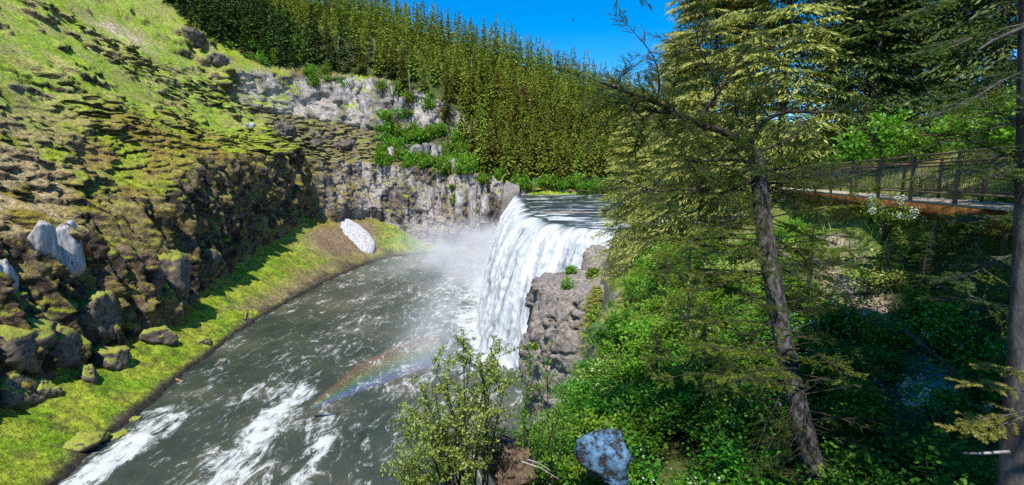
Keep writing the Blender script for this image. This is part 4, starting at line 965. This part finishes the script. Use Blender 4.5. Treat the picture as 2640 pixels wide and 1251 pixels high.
LIMB = [([(1950, 405, 9.0), (1915, 372, 9.0), (1870, 343, 8.9), (1800, 318, 8.8), (1740, 292, 8.6), (1690, 265, 8.4), (1620, 238, 8.2), (1545, 212, 8.0)], .085, .015),
        ([(1800, 318, 8.8), (1822, 280, 8.8), (1858, 232, 8.7), (1900, 160, 8.6), (1930, 75, 8.5)], .038, .008),
        ([(1880, 348, 8.9), (1884, 330, 8.9), (1900, 296, 8.8), (1897, 270, 8.8)], .03, .010),
        ([(1932, 385, 9.0), (1950, 340, 9.0), (1985, 304, 8.9), (2040, 288, 8.8), (2110, 291, 8.6), (2170, 286, 8.4)], .05, .012),
        ([(1950, 392, 9.0), (2000, 375, 9.1), (2060, 350, 9.2)], .034, .010),
        ([(1742, 292, 8.6), (1700, 290, 8.5), (1620, 268, 8.3), (1560, 262, 8.2)], .03, .008),
        ([(1955, 425, 8.95), (1890, 412, 8.8), (1800, 416, 8.6), (1740, 405, 8.5)], .034, .010),
        ([(1957, 455, 8.9), (1905, 480, 8.7), (1850, 500, 8.5), (1770, 488, 8.3), (1690, 492, 8.1), (1600, 462, 7.9)], .04, .008),
        ([(1965, 438, 8.95), (2040, 434, 8.8), (2110, 428, 8.6)], .028, .008),
        ([(1965, 475, 8.9), (2040, 468, 8.8), (2100, 450, 8.7)], .026, .008),
        ([(1690, 265, 8.4), (1700, 220, 8.3), (1690, 160, 8.2), (1660, 110, 8.1)], .02, .005),
        ([(1858, 232, 8.7), (1830, 180, 8.6), (1800, 110, 8.5), (1790, 30, 8.4)], .02, .005),
        ([(1985, 304, 8.9), (1960, 260, 8.8), (1990, 180, 8.7), (2000, 100, 8.7)], .02, .005)]
nd = MB(); limbs_w = []
for li, (pts, r0, r1) in enumerate(LIMB):
    p = catmull(pl(pts), [5]*(len(pts)-1)); lm = MB(); lm.tube(p, np.linspace(r0, r1, len(p)), 7)
    wd = MB()
    Ltot = np.linalg.norm(np.diff(p, axis=0), axis=1).sum()
    for q in range(int(Ltot*(14 if li in (0, 5, 7, 6) else 7))):
        t = r.uniform(.12, 1); i = int(t*(len(p)-1)); d = unit(p[min(i+1, len(p)-1)]-p[max(i-1, 0)])
        dv = unit(d*.5+r.normal(0, .7, 3)*np.array((1, .6, .8))); Lb = r.uniform(.3, 1.0)*(1.2-.4*t)
        bough(nd, wd, p[i], p[i]+dv*Lb, r, .1, .008, int(9+14*Lb), .22, .42, .8, .036, .0075, 16, .12)
    lo_ = lm.build('limb', M['twig'], hero, True); struct(wd.build('twigs', M['twig'], lo_), 'stuff')
for q in range(110):                                                     # whorls of thin side branches down the trunk
    t = r.uniform(.30, .93); i = int(t*(len(tkd)-1)); az = r.choice([-1, 1])*r.uniform(.0, 1.3)+(0 if r.random() < .5 else math.pi)
    Lb = r.uniform(.7, 2.1); dv = np.array((math.cos(az), math.sin(az)*.8, r.uniform(-.5, .4)))
    wd = MB(); low = t < .5
    bough(nd, wd, tkd[i], tkd[i]+dv*Lb, r, r.uniform(-.05, .3), .012, 14 if low else int(9+14*Lb), .28, .46, .8, .038, .0075, 16, .3)
    wd.build('branch', M['twig'], hero)
nd.build('needles', M['fir_near'], hero)
# low boughs of the forked fir, light put into a brighter needle colour
nd = MB(); wd = MB()
for (x0, y0, Y0, x1, y1, Y1, n_) in ((2080, 1000, 8.1, 1700, 930, 6.2, 34), (2075, 940, 8.1, 1760, 860, 6.6, 26), (2060, 950, 8.1, 1880, 960, 5.9, 24), (2085, 900, 8.2, 2200, 975, 6.4, 16), (2060, 900, 8.2, 1640, 900, 7.0, 22), (2070, 860, 8.3, 1800, 800, 7.2, 20), (2020, 700, 8.5, 1700, 690, 7.4, 26), (2010, 660, 8.6, 1720, 600, 7.6, 26), (2000, 640, 8.6, 2200, 640, 7.5, 16), (1990, 560, 8.7, 2180, 520, 7.9, 12), (1990, 600, 8.7, 1640, 560, 7.8, 24), (1985, 560, 8.7, 1690, 640, 7.5, 24), (2000, 700, 8.5, 1660, 780, 7.2, 22)):
    bough(nd, wd, at_y(x0, y0, Y0), at_y(x1, y1, Y1), r, .1, .014, int(n_*1.5), .32, .55 if y1 < 820 else .5, .9, .045, .009, 24, .15)
nd.build('low_boughs', M['fir_bough'], hero); struct(wd.build('bough_wood', M['twig'], hero), 'stuff')

# tree at the right edge
edge_t = thing('fir_tree', 'fir trunk cut by the right picture edge with bright young boughs', 'tree')
mb = MB(); mb.tube(catmull(np.array([at_y(2612, 1330, 3.9)+(0, 0, -1.4), at_y(2612, 1330, 3.9), at_y(2626, 1100, 4.0), at_y(2648, 700, 4.1), at_y(2655, 330, 4.2), at_y(2660, -150, 4.3)]), [6]*5), np.linspace(.13, .07, 31), 12); mb.build('trunk', M['bark'], edge_t, True)
nd = MB(); wd = MB()
for (x0, y0, x1, y1, Y, n_) in ((2645, 1010, 2490, 975, 3.5, 12), (2640, 1060, 2462, 1105, 3.4, 14), (2640, 1075, 2500, 1122, 3.45, 8), (2640, 960, 2540, 940, 3.6, 8)):
    bough(nd, wd, at_y(x0, y0, Y+.3), at_y(x1, y1, Y), r, .05, .006, n_+10, .15, .7, .55, .034, .007, 64, .1, False)
nd.build('young_bough', M['fir_lit'], edge_t)
nd = MB()
for (x0, y0, x1, y1, Y, n_) in ((2650, 180, 2430, 280, 3.9, 18), (2650, 330, 2480, 230, 4.2, 20), (2650, 60, 2400, 120, 4.2, 22), (2650, 420, 2420, 330, 4.4, 20), (2650, -60, 2350, 30, 4.6, 26), (2650, 640, 2450, 720, 4.6, 20), (2650, 560, 2460, 560, 4.8, 20), (2650, 800, 2420, 760, 5.0, 20), (2655, 480, 2520, 420, 4.2, 16)):
    bough(nd, wd, at_y(x0, y0, Y), at_y(x1, y1, Y-.3), r, .08, .009, n_*2, .26, .48, 1.0, .034, .006, 26, .1)
nd.build('needles', M['fir_near'], edge_t); struct(wd.build('branches', M['bark'], edge_t), 'stuff')
mb = MB(); mb.tube([at_y(2640, 70, 3.7), at_y(2560, 105, 3.6), at_y(2520, 130, 3.5)], [.016, .012, .006], 6); mb.build('dead_branch', M['bark'], edge_t); mb = MB(); mb.tube([at_y(2600, 1165, 3.9), at_y(2520, 1170, 3.7), at_y(2480, 1168, 3.6)], [.014, .010, .006], 6)
mb.build('dead_branch', M['snag'], edge_t)

# hanging twig in the sky
nd = MB(); wd = MB(); bough(nd, wd, at_y(1600, -60, 7), at_y(1588, 36, 7), r, 0, .008, 6, .16, .3, .5, .032, .006, 22, .3, False); bough(nd, wd, at_y(1600, -60, 7), at_y(1680, 20, 7), r, 0, .008, 8, .16, .3, .5, .032, .006, 22, .3, False)
wd.tube(pl([(1790, 30, 8.4), (1740, -40, 8.0), (1680, -75, 7.5), (1600, -60, 7.0)]), [.009, .008, .008, .007], 5)
nd.build('hanging_twig', M['fir_near'], hero); struct(wd.build('twig_wood', M['twig'], hero), 'stuff')

# ------------------------------------------------------------------ shrubs of the right bank
def shrub_near(seed, R=.8, Hh=1.0, nst=26, nlf=40, L=.072, blossoms=0):
    r = np.random.default_rng(seed); lf = MB(); st = MB(); bl = MB()
    for k in range(nst):
        a = r.random()*6.28; q = r.random()**.6; e = np.array((math.cos(a)*R*q, math.sin(a)*R*q, Hh*(1.05-.5*q*q)*r.uniform(.7, 1.1)))
        m_ = e*np.array((.35, .35, .62))+r.normal(0, .05, 3); P = catmull(np.array([(0, 0, -.15), m_, e]), [4, 4]); st.tube(P, np.linspace(.009, .002, len(P)), 4)
        n = nlf; t = r.uniform(.35, 1, n)**.8; c = np.stack([np.interp(t, np.linspace(0, 1, len(P)), P[:, i]) for i in range(3)], -1)
        out = unit(r.normal(0, 1, (n, 3))*np.array((1, 1, .45))+np.array((0, 0, .1))); c = c+out*r.uniform(.0, .16, (n, 1))
        N = unit(np.cross(out, np.array((0, 0, 1.))+r.normal(0, .45, (n, 3))))
        lf.leaves(c, out, N, L*r.uniform(.6, 1.3, n), L*.72, np.clip(.25+.4*c[:, 2]/Hh+r.normal(0, .2, n), 0, 1))
        if blossoms and k % 2 == 0:
            nb = blossoms; c = e+r.normal(0, .05, (nb, 3)); out = unit(r.normal(0, 1, (nb, 3))); N = unit(np.cross(out, r.normal(0, 1, (nb, 3)))); bl.leaves(c, out, N, .035, .03, r.random(nb))
    return lf, st, bl
def shrub_set(mat, seeds, **kw):
    out = []
    for s in seeds:
        a, b_, c = shrub_near(s, **kw); a = a.mesh('crown'); a.materials.append(mat); b_ = b_.mesh('trunk'); b_.materials.append(M['twig'])
        if c.n: c = c.mesh('blossoms'); c.materials.append(M['blossom'])
        else: c = None
        out.append((a, b_, c))
    return out
near_sh = shrub_set(M['leaf_dark'], (41, 42, 43))+shrub_set(M['leaf'], (48,)); near_sh_b = shrub_set(M['leaf_dark'], (44,), blossoms=5)
bright_sh = shrub_set(M['leaf'], (45, 46)); flower_sh = shrub_set(M['leaf'], (47,), blossoms=40)
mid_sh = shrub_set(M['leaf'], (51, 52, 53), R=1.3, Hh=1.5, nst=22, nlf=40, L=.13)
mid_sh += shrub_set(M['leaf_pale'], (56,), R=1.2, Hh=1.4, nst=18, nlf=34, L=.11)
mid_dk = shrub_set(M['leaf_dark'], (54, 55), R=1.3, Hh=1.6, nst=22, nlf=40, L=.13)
TOPLINE = np.array([(1040, 2000), (1340, 2000), (1350, 1090), (1420, 1000), (1470, 900), (1500, 840), (1540, 790), (1575, 740), (1600, 700), (1640, 640), (1700, 610), (1950, 590), (2010, 560), (2060, 545), (2440, 560), (2460, 420), (2640, 420)], float)
def fits(p, h, wdt):
    """a shrub may not hide the falls, the outcrop or the walkway"""
    for dx in (-wdt*.7, 0, wdt*.7):
        x, y, d = proj(np.array((p[0]+dx, p[1], p[2]+h)))
        if d > 0 and y < np.interp(x, TOPLINE[:, 0], TOPLINE[:, 1]): return False
    return True
def scatter(n, xr, yr, meshes, smin, smax, hh, ww, labf, grp, tries=40, ok=None, name='shrub'):
    c = 0; t = 0
    while c < n and t < n*tries:
        t += 1; y = rng.uniform(*yr); x = rng.uniform(*xr)
        if x < edge_x(y)-.6: continue
        z = float(bank_z(x, y)); s = rng.uniform(smin, smax); p = np.array((x, y, z))
        X_, Y_, d = proj(p+np.array((0, 0, hh*s*.5)))
        if d < 1 or X_ < 1000 or X_ > 2720 or Y_ > 1420: continue
        if ok is not None and not ok(x, y): continue
        if not fits(p, hh*s, ww*s): continue
        lab, grp_ = labf(X_, Y_, grp)
        place_tree(name, meshes[rng.integers(0, len(meshes))], p-(0, 0, .05), (s, s, s*rng.uniform(.8, 1.2)), rng.random()*6.28, lab, grp_, 'shrub'); c += 1
    return c
def near_lab(what, a, b_):
    where = ('around the lichen boulder' if a < 1700 else 'left of the forked trunk foot' if a < 2020 else 'right of the forked trunk' if a < 2330 else 'at the lower right picture edge') + (' low in the picture' if b_ > 1050 else ' higher up the bank')
    return what+' '+where, what+'s '+where
offpath = lambda x, y: min(np.hypot(path_pts[:, 0]-x, path_pts[:, 1]-y)) > .8
c1 = scatter(90, (-1, 10), (4.2, 14), near_sh+near_sh_b, .8, 1.35, 1.0, .8, lambda a, b_, g: near_lab('shaded dark green leafy shrub', a, b_), 'shaded shrubs on the near bank', ok=offpath)
c2 = scatter(26, (0, 10), (5, 13), bright_sh, .55, .95, 1.0, .8, lambda a, b_, g: near_lab('brighter lit green shrub', a, b_), 'brighter shrubs in the undergrowth')
c3 = scatter(120, (2, 18), (13, 34), mid_sh, .5, 1.0, 1.5, 1.3, lambda a, b_, g: (('sunlit green shrub on the slope left of the forked trunk', 'sunlit shrubs left of the forked trunk') if a < 1960 else ('sunlit green shrub beside the path under the walkway', 'sunlit shrubs under the walkway') if a < 2250 else ('sunlit green shrub on the slope at the right end of the walkway', 'sunlit shrubs at the walkway end')), 'sunlit shrubs below the walkway', ok=offpath)
c4 = scatter(34, (1, 16), (13, 44), mid_dk, .6, 1.2, 1.6, 1.3, lambda a, b_, g: ('dark green shrub on the shaded slope behind the forked fir', g), 'dark shrubs behind the forked fir', ok=offpath)
c5 = scatter(54, (4, 34), (44, 117), sh_far, .55, 1.1, 2.6, 2.0, lambda a, b_, g: ('bright green bush on the near bank by the falls', g), 'bushes on the near bank by the falls', name='bush')
def behind(n, xr, yr, meshes, smin, smax, lab, grp):
    for _ in range(n):
        x = rng.uniform(*xr); y = rng.uniform(*yr); s = rng.uniform(smin, smax)
        if x < 6.9+.316*y+3.2: continue
        place_tree('shrub', meshes[rng.integers(0, len(meshes))], (x, y, float(bank_z(x, y))-.05), (s, s, s*rng.uniform(.9, 1.4)), rng.random()*6.28, lab, grp, 'shrub')
behind(70, (14, 36), (16, 42), mid_sh+mid_dk[:1], .9, 1.9, 'leafy green shrub on the slope behind the walkway railing', 'shrubs behind the walkway')
young = [conifer_near(720+k, 4.2, 1.5, 46, .04, 12, 12) for k in range(2)]
def young_lab(a, b_, g): return ('small young fir on the slope between the forked fir and the falls' if a < 1950 else 'small young fir on the slope under the walkway', 'young firs left of the trunk' if a < 1950 else 'young firs under the walkway')
c6 = scatter(22, (2, 16), (11, 40), young, .35, .75, 4.2, 1.5, young_lab, '', name='young_fir')
print('shrubs', c6, c1, c2, c3, c4, c5)
# bushes on top of the outcrop and hanging from it
for (x, y, Y, s, lab) in ((1462, 735, 84, .75, 'small green bush growing on top of the big grey outcrop'), (1440, 770, 80, .55, 'low yellow green tuft on the front of the outcrop'), (1380, 885, 74, .5, 'tiny bush clinging to the left face of the outcrop'), (1475, 690, 96, .8, 'thin bush on the rim between outcrop and falls'), (1530, 705, 92, 1.0, 'green bush behind the flat outcrop top')):
    p = at_y(x, y+18, Y); place_tree('bush', sh_far[int(x) % 5], p, s*.8, x, lab, None, 'bush')
for (x, y, Y, s, lab) in ((1545, 905, 30, 1.15, 'bright yellow green bush beside the grey outcrop'), (1510, 985, 26, 1.0, 'sunlit bush below the yellow green one at the outcrop'), (1470, 1020, 20, .8, 'loose green bush in front of the outcrop foot'), (1600, 860, 34, 1.2, 'yellow green bush at the right side of the outcrop'), (1420, 1090, 15, .6, 'thin twiggy bush above the lichen boulder')):
    p = at_y(x, y+70*s, Y); place_tree('bush', mid_sh[int(x) % 3][:2], p-(0, 0, .6), s, x, lab, None, 'bush')
place_tree('shrub', flower_sh[0], at_y(2285, 560, 14.2)-(0, 0, .5), 1.15, .3, 'white flowering shrub in front of the rusty walkway beam', None, 'shrub')
place_tree('shrub', flower_sh[0], at_y(2420, 1010, 8.6)-(0, 0, .7), .9, 2.3, 'white flowering shrub in the shade at lower right', None, 'shrub')

# leafy bushes at the cliff edge, stems traced
def traced_bush(label, root, STEMS, Yr, seed, mat, leaf, dens):
    bush = thing('bush', label, 'bush'); r = np.random.default_rng(seed); lf = MB(); stems = MB()
    for k, (x, y) in enumerate(STEMS):
        e = at_y(x, y, r.uniform(*Yr)); rt = root+np.array((r.normal(0, .2), r.normal(0, .2), 0)); m_ = rt*.45+e*.55+np.array((0, 0, .16))+r.normal(0, .07, 3)
        P = catmull(np.array([rt, m_, e]), [7, 7]); stems.tube(P, np.linspace(.018, .003, len(P)), 5); subs = [(P, 1.0)]
        for q in range(8):
            i = r.integers(5, len(P)-1); d = unit(unit(e-rt)*.7+r.normal(0, .6, 3)); e2 = P[i]+d*r.uniform(.2, .55); P2 = np.array([P[i], (P[i]+e2)/2+r.normal(0, .02, 3), e2]); stems.tube(P2, [.006, .004, .002], 4); subs.append((P2, .5))
        for Pq, wt in subs:
            n = int((46*wt+12)*dens); t = r.uniform(.34 if wt == 1 else .15, 1, n); tt_ = np.linspace(0, 1, len(Pq)); c = np.stack([np.interp(t, tt_, Pq[:, i]) for i in range(3)], -1)
            out = unit(r.normal(0, 1, (n, 3))+np.array((0, 0, .35))); c = c+out*.015; N = unit(np.cross(out, r.normal(0, 1, (n, 3))))
            lf.leaves(c, out, N, leaf*r.uniform(.6, 1.3, n), leaf*.62, np.clip(.45+r.normal(0, .24, n), 0, 1))
    lf.build('leaves', mat, bush); stems.build('stems', M['twig'], bush)
traced_bush('tall pale green twiggy bush at the cliff edge in front of the falls', at_y(1195, 1330, 7.0), [(1195, 850), (1215, 900), (1240, 935), (1275, 865), (1292, 905), (1250, 990), (1150, 950), (1112, 925), (1120, 1010), (1085, 1000), (1068, 1060), (1058, 1075), (1130, 1090), (1180, 1040), (1090, 1140), (1050, 1190), (1110, 1200), (1160, 1150), (1220, 1080), (1290, 1010), (1310, 960), (1200, 1180), (1140, 1235), (1080, 1240), (1260, 1130),
            (1170, 1220), (1030, 1240), (1240, 1200), (1045, 1120), (1060, 1160), (1040, 1215), (1022, 1195), (1090, 1075), (1150, 1010), (1230, 1010), (1270, 950)], (6.3, 7.9), 91, M['leaf_pale'], .048, 1.25)
traced_bush('loose green bush with thin stems right of the pale bush', at_y(1400, 1330, 7.6), [(1368, 940), (1392, 1000), (1440, 1040), (1465, 985), (1378, 1060), (1350, 1000), (1410, 930), (1345, 1080), (1430, 1110), (1390, 1120), (1350, 1150), (1460, 1120), (1480, 1070), (1420, 1180), (1380, 1210)], (7.0, 8.6), 92, M['leaf'], .045, .8)
def hit_bank(x, y):
    d = ray(x, y)
    for Y in np.arange(5, 110, .25):
        p = d*(Y/d[1])
        if p[2] < float(bank_z(p[0], p[1])): return p
    return d*(12/d[1])
for k, (x, y, sc_) in enumerate(((1400, 1160, .9), (1440, 1200, .8), (1475, 1120, .9), (1510, 1060, 1.0), (1420, 1240, .8), (1500, 1220, .7), (1640, 1180, .9), (1655, 1090, .9), (1465, 1060, 1.0), (1530, 1010, 1.1), (1540, 1245, .6), (1600, 1030, 1.0))):
    p = hit_bank(x, y); place_tree('shrub', (bright_sh+near_sh)[k % 5], p-(0, 0, .1), sc_, x, 'leafy shrub packed round the lichen boulder and the outcrop foot', 'shrubs round the lichen boulder', 'shrub')

# lichen boulder and brown dry rock in the undergrowth
def lichen_mat():
    m, n, l, b = new_mat('shade_blue_lichen_rock'); tc = n.new('ShaderNodeTexCoord'); n1 = noise_node(n, l, 6.5, 9, tc.outputs['Object'], .72)
    r_ = ramp(n, [(.45, (.02, .014, .011)), (.50, (.05, .12, .20)), (.66, (.14, .27, .42))]); l.new(n1.outputs[0], r_.inputs[0]); l.new(r_.outputs[0], b.inputs['Base Color']); b.inputs['Roughness'].default_value = .9  # lichen mottling, darkened and blued to put shade into the colour
    bp = n.new('ShaderNodeBump'); bp.inputs['Strength'].default_value = .6; bp.inputs['Distance'].default_value = .05; l.new(n1.outputs[0], bp.inputs['Height']); l.new(bp.outputs[0], b.inputs['Normal'])
    return m
M['lichen'] = lichen_mat()
tag(blob('boulder', M['lichen'], at_y(1560, 1175, 7.6), (.95, .85, .9), 3.1, rough=.3, boxy=.5, sub=(40, 30)), 'dark boulder with pale lichen in the undergrowth, tinted blue for shade', 'boulder')
M['dry'] = plain_mat('dry_matted_needles', (.05, .032, .02), (.22, .15, .10), 14, .95, .9, .05)
tag(blob('boulder', M['dry'], at_y(1320, 1195, 7.6), (.95, .8, .8), 6.3, rough=.35, boxy=.3, sub=(40, 30)), 'brown rock matted with dry needles behind the pale bush', 'boulder')
for k, (x0, y0, x1, y1, Y) in enumerate(((1345, 1190, 1440, 1235, 6.6), (1360, 1185, 1420, 1215, 6.5), (2020, 870, 2100, 830, 9.5), (2330, 850, 2500, 1000, 7.5))):
    mb = MB(); mb.tube([at_y(x0, y0, Y), at_y((x0+x1)/2, (y0+y1)/2-6, Y), at_y(x1, y1, Y+.1)], [.012, .009, .005] if k < 3 else [.03, .025, .015], 5)
    tag(mb.build('fallen_branch', M['snag'] if k < 3 else M['bark'], None), ('bleached bare twig lying over the brown rock', 'second bleached twig beside the brown rock', 'pale dead twig right of the forked trunk', 'dark slanting dead branch in the right undergrowth')[k], 'branch')
# grass tufts on the lit slope
r = np.random.default_rng(5); n = 60000
x = r.uniform(2, 26, n); y = r.uniform(7, 48, n); z = bank_z(x, y); keep = (x > edge_x(y)) & (fbm(x/2.5, y/2.5, x*0, 3) > .42); x, y, z = x[keep], y[keep], z[keep]; n = len(x)
D = unit(np.stack([r.normal(0, .35, n), r.normal(0, .35, n), np.ones(n)], -1)); mb = MB()
mb.needles(np.stack([x, y, z-.03], -1), D, unit(np.cross(D, r.normal(0, 1, (n, 3)))), r.uniform(.18, .5, n), .03, r.random(n))
o = struct(mb.build('grass', M['grass'], None), 'stuff'); o['label'] = 'bright green grass on the sunlit slope below the walkway'; o['category'] = 'grass'

# ------------------------------------------------------------------ walkway with railing
walk = thing('walkway', 'brown steel walkway with mesh railing crossing the slope at right', 'walkway')
def wl_(Y, side=0.0): 
    t = np.array((.316, 1.0)); t = t/np.linalg.norm(t); nrm = np.array((t[1], -t[0]))
    return np.array((6.9+.316*Y+nrm[0]*side, Y+nrm[1]*side, -.55-.0145*Y))
def wbuild(name, mat, a, b_, wx, wz, parent=walk):
    q = MB(); q.bar(a, b_, wx, wz); return q.build(name, mat, parent)
PY = [10.2, 12.6, 15.0, 17.4, 20.1, 22.7, 25.2, 27.4, 29.5, 31.6, 34.0]
Z_ = np.array((0, 0, 1.0))
for side, nm in ((0.0, 'near'), (1.7, 'far')):
    for Yp in PY: wbuild('post', M['wood'], wl_(Yp, side)-Z_*.1, wl_(Yp, side)+Z_*1.17, .07, .07)
    for i in range(len(PY)-1):
        a, b_ = wl_(PY[i], side), wl_(PY[i+1], side)
        wbuild('top_rail', M['wood'], a+Z_*1.20, b_+Z_*1.20, .14, .045); wbuild('middle_rail', M['wood'], a+Z_*.98, b_+Z_*.98, .05, .06); wbuild('bottom_rail', M['wood'], a+Z_*.19, b_+Z_*.19, .05, .05)
        q = MB(); d = b_-a; L = np.linalg.norm(d)
        for s_ in np.arange(.09, L, .09): q.bar(a+d*(s_/L)+Z_*.22, a+d*(s_/L)+Z_*.95, .006, .006)
        for h_ in np.arange(.29, .95, .09): q.bar(a+Z_*h_, b_+Z_*h_, .006, .006)
        q.build('mesh_panel', M['wire'], walk)
for side in (.05, 1.62): wbuild('beam', M['rustbeam'], wl_(9.5, side)-Z_*.32, wl_(34.5, side)-Z_*.32, .16, .40)
pl_me = None; k = 0
for Yd in np.arange(9.6, 34.4, .16):
    a, b_ = wl_(Yd, -.12), wl_(Yd, 1.85)
    if pl_me is None:
        q = MB(); q.box((0, -.068, -.022), (np.linalg.norm(b_-a), .068, .022)); pl_me = q.mesh('plank'); pl_me.materials.append(M['plank'])
    o = bpy.data.objects.new('plank', pl_me); COL.objects.link(o); o.parent = walk; o.location = a-Z_*(.075+.004*(k % 3)); d = b_-a; o.rotation_euler = (0, 0, math.atan2(d[1], d[0])); k += 1
for Yp in (13.6, 18.0, 18.0, 23.5, 29.0):
    for side in (.08, 1.6):
        p = wl_(Yp, side); g = float(bank_z(p[0], p[1])); wbuild('support_post', M['wood'], np.array((p[0], p[1], min(g-.3, p[2]-1))), p-Z_*.52, .09, .09) if not (Yp == 18.0 and side > 1 and k < 0) else None
for Yp in (20.5, 23.5): wbuild('brace', M['wood'], wl_(Yp, .08)-Z_*.5, wl_(Yp+1.6, .08)-Z_*1.6, .06, .06)

# viewing platform by the lip
plat = thing('viewing_platform', 'small railed viewing platform at the near end of the falls lip', 'platform')
p0 = at_z(1592, 612, -12.6); 
for i, (dx, dy) in enumerate(((0, 0), (5.2, -1.0), (10.4, -2.0))):
    a = p0+np.array((dx, dy, 0)); wbuild('post', M['wood'], a-Z_*1.2, a+Z_*1.3, .16, .16, plat)
    if i < 2:
        b_ = p0+np.array((dx+5.2, dy-1, 0))
        for h_ in (.15, .5, .85, 1.2): wbuild('rail', M['wood'], a+Z_*h_, b_+Z_*h_, .1, .12, plat)
q = MB(); q.bar(p0+np.array((0, 1.5, -.15)), p0+np.array((10.4, -.5, -.15)), 3.0, .25); q.build('deck', M['plank'], plat)

# small bird in the sky
bird = thing('bird', 'tiny dark bird gliding in the blue sky above the ridge', 'bird', at_y(1478, 52, 60))
q = MB(); q.tube([(-.12, 0, 0), (0, .0, .02), (.10, 0, .01), (.16, 0, .02)], [.02, .05, .035, .01], 6); q.build('body', M['twig'], bird, True)
for s_ in (-1, 1):
    q = MB(); q.add([(-.05, 0, .03), (.05, 0, .03), (.08, s_*.22, .14), (-.02, s_*.25, .14), (-.06, s_*.48, .05)], T=[(0, 1, 2), (0, 2, 3), (3, 2, 4)]); q.build('wing', M['twig'], bird)

# ------------------------------------------------------------------ mist and rainbow
def mist(name, lo, hi, dens, label, fall, nscale=.05):
    q = MB(); q.box(lo, hi); m = bpy.data.materials.new(name); m.use_nodes = True; n = m.node_tree.nodes; l = m.node_tree.links
    n.remove(n['Principled BSDF']); v = n.new('ShaderNodeVolumePrincipled'); v.inputs['Color'].default_value = (.97, .98, 1, 1); v.inputs['Anisotropy'].default_value = -.1
    tc = n.new('ShaderNodeTexCoord'); sx = n.new('ShaderNodeSeparateXYZ'); l.new(tc.outputs['Generated'], sx.inputs[0])
    n1 = noise_node(n, l, nscale, 4, tc.outputs['Object'], .6); r_ = ramp(n, [(.42, (0,)*3), (.72, (1,)*3)]); l.new(n1.outputs[0], r_.inputs[0])
    def mt(op, a, b_):
        x = n.new('ShaderNodeMath'); x.operation = op
        for i, w_ in enumerate((a, b_)):
            if hasattr(w_, 'is_linked'): l.new(w_, x.inputs[i])
            else: x.inputs[i].default_value = w_
        return x.outputs[0]
    def rise(sock, a, b_):
        mr = n.new('ShaderNodeMapRange'); mr.interpolation_type = 'SMOOTHSTEP'; mr.inputs[1].default_value = a; mr.inputs[2].default_value = b_; l.new(sock, mr.inputs[0]); return mr.outputs[0]
    d = mt('MULTIPLY', r_.outputs[0], dens)
    for ax, a, b_ in fall: d = mt('MULTIPLY', d, rise(sx.outputs[ax], a, b_))
    l.new(d, v.inputs['Density']); l.new(v.outputs[0], n['Material Output'].inputs['Volume'])
    o = struct(q.build(name, m, None), 'stuff'); o['label'] = label; o['category'] = 'mist'
mist('mist', (-75, 205, POOL-1), (6, 306, POOL+28), .30, 'bright mist drifting from the far foot of the waterfall over the pool', (('X', .05, 1.0), ('Y', 0, .3), ('Y', 1, .85), ('Z', .95, .0)))
mist('spray', (-42, 112, POOL-1), (16, 216, POOL+16), .16, 'dense white spray at the near foot of the waterfall', (('X', .1, .62), ('X', 1, .9), ('Y', 0, .15), ('Y', 1, .8), ('Z', 1, .0)))

bow = thing('rainbow', 'faint rainbow arc hanging in the spray above the dark pool', 'rainbow')  # tinted scatter slabs fixed in place stand in for refracted sunlight
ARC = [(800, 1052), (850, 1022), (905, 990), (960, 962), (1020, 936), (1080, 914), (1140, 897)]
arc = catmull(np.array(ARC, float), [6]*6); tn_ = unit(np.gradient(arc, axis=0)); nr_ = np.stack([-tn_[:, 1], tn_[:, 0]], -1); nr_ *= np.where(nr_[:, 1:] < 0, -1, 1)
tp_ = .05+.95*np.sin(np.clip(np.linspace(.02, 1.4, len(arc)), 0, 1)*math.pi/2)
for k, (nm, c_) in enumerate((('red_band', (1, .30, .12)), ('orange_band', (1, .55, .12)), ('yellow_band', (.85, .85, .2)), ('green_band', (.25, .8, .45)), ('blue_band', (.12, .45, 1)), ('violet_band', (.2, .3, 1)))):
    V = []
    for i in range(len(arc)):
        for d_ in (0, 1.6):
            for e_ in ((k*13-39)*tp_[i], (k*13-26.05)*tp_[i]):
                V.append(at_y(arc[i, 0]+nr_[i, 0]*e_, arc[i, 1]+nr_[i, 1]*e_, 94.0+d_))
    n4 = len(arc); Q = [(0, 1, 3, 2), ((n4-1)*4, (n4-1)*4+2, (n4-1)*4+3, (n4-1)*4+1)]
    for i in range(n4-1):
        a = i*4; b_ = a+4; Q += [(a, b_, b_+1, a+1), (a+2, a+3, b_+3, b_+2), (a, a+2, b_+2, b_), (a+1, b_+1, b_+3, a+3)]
    m = bpy.data.materials.new(nm); m.use_nodes = True; n = m.node_tree.nodes; l = m.node_tree.links; n.remove(n['Principled BSDF'])
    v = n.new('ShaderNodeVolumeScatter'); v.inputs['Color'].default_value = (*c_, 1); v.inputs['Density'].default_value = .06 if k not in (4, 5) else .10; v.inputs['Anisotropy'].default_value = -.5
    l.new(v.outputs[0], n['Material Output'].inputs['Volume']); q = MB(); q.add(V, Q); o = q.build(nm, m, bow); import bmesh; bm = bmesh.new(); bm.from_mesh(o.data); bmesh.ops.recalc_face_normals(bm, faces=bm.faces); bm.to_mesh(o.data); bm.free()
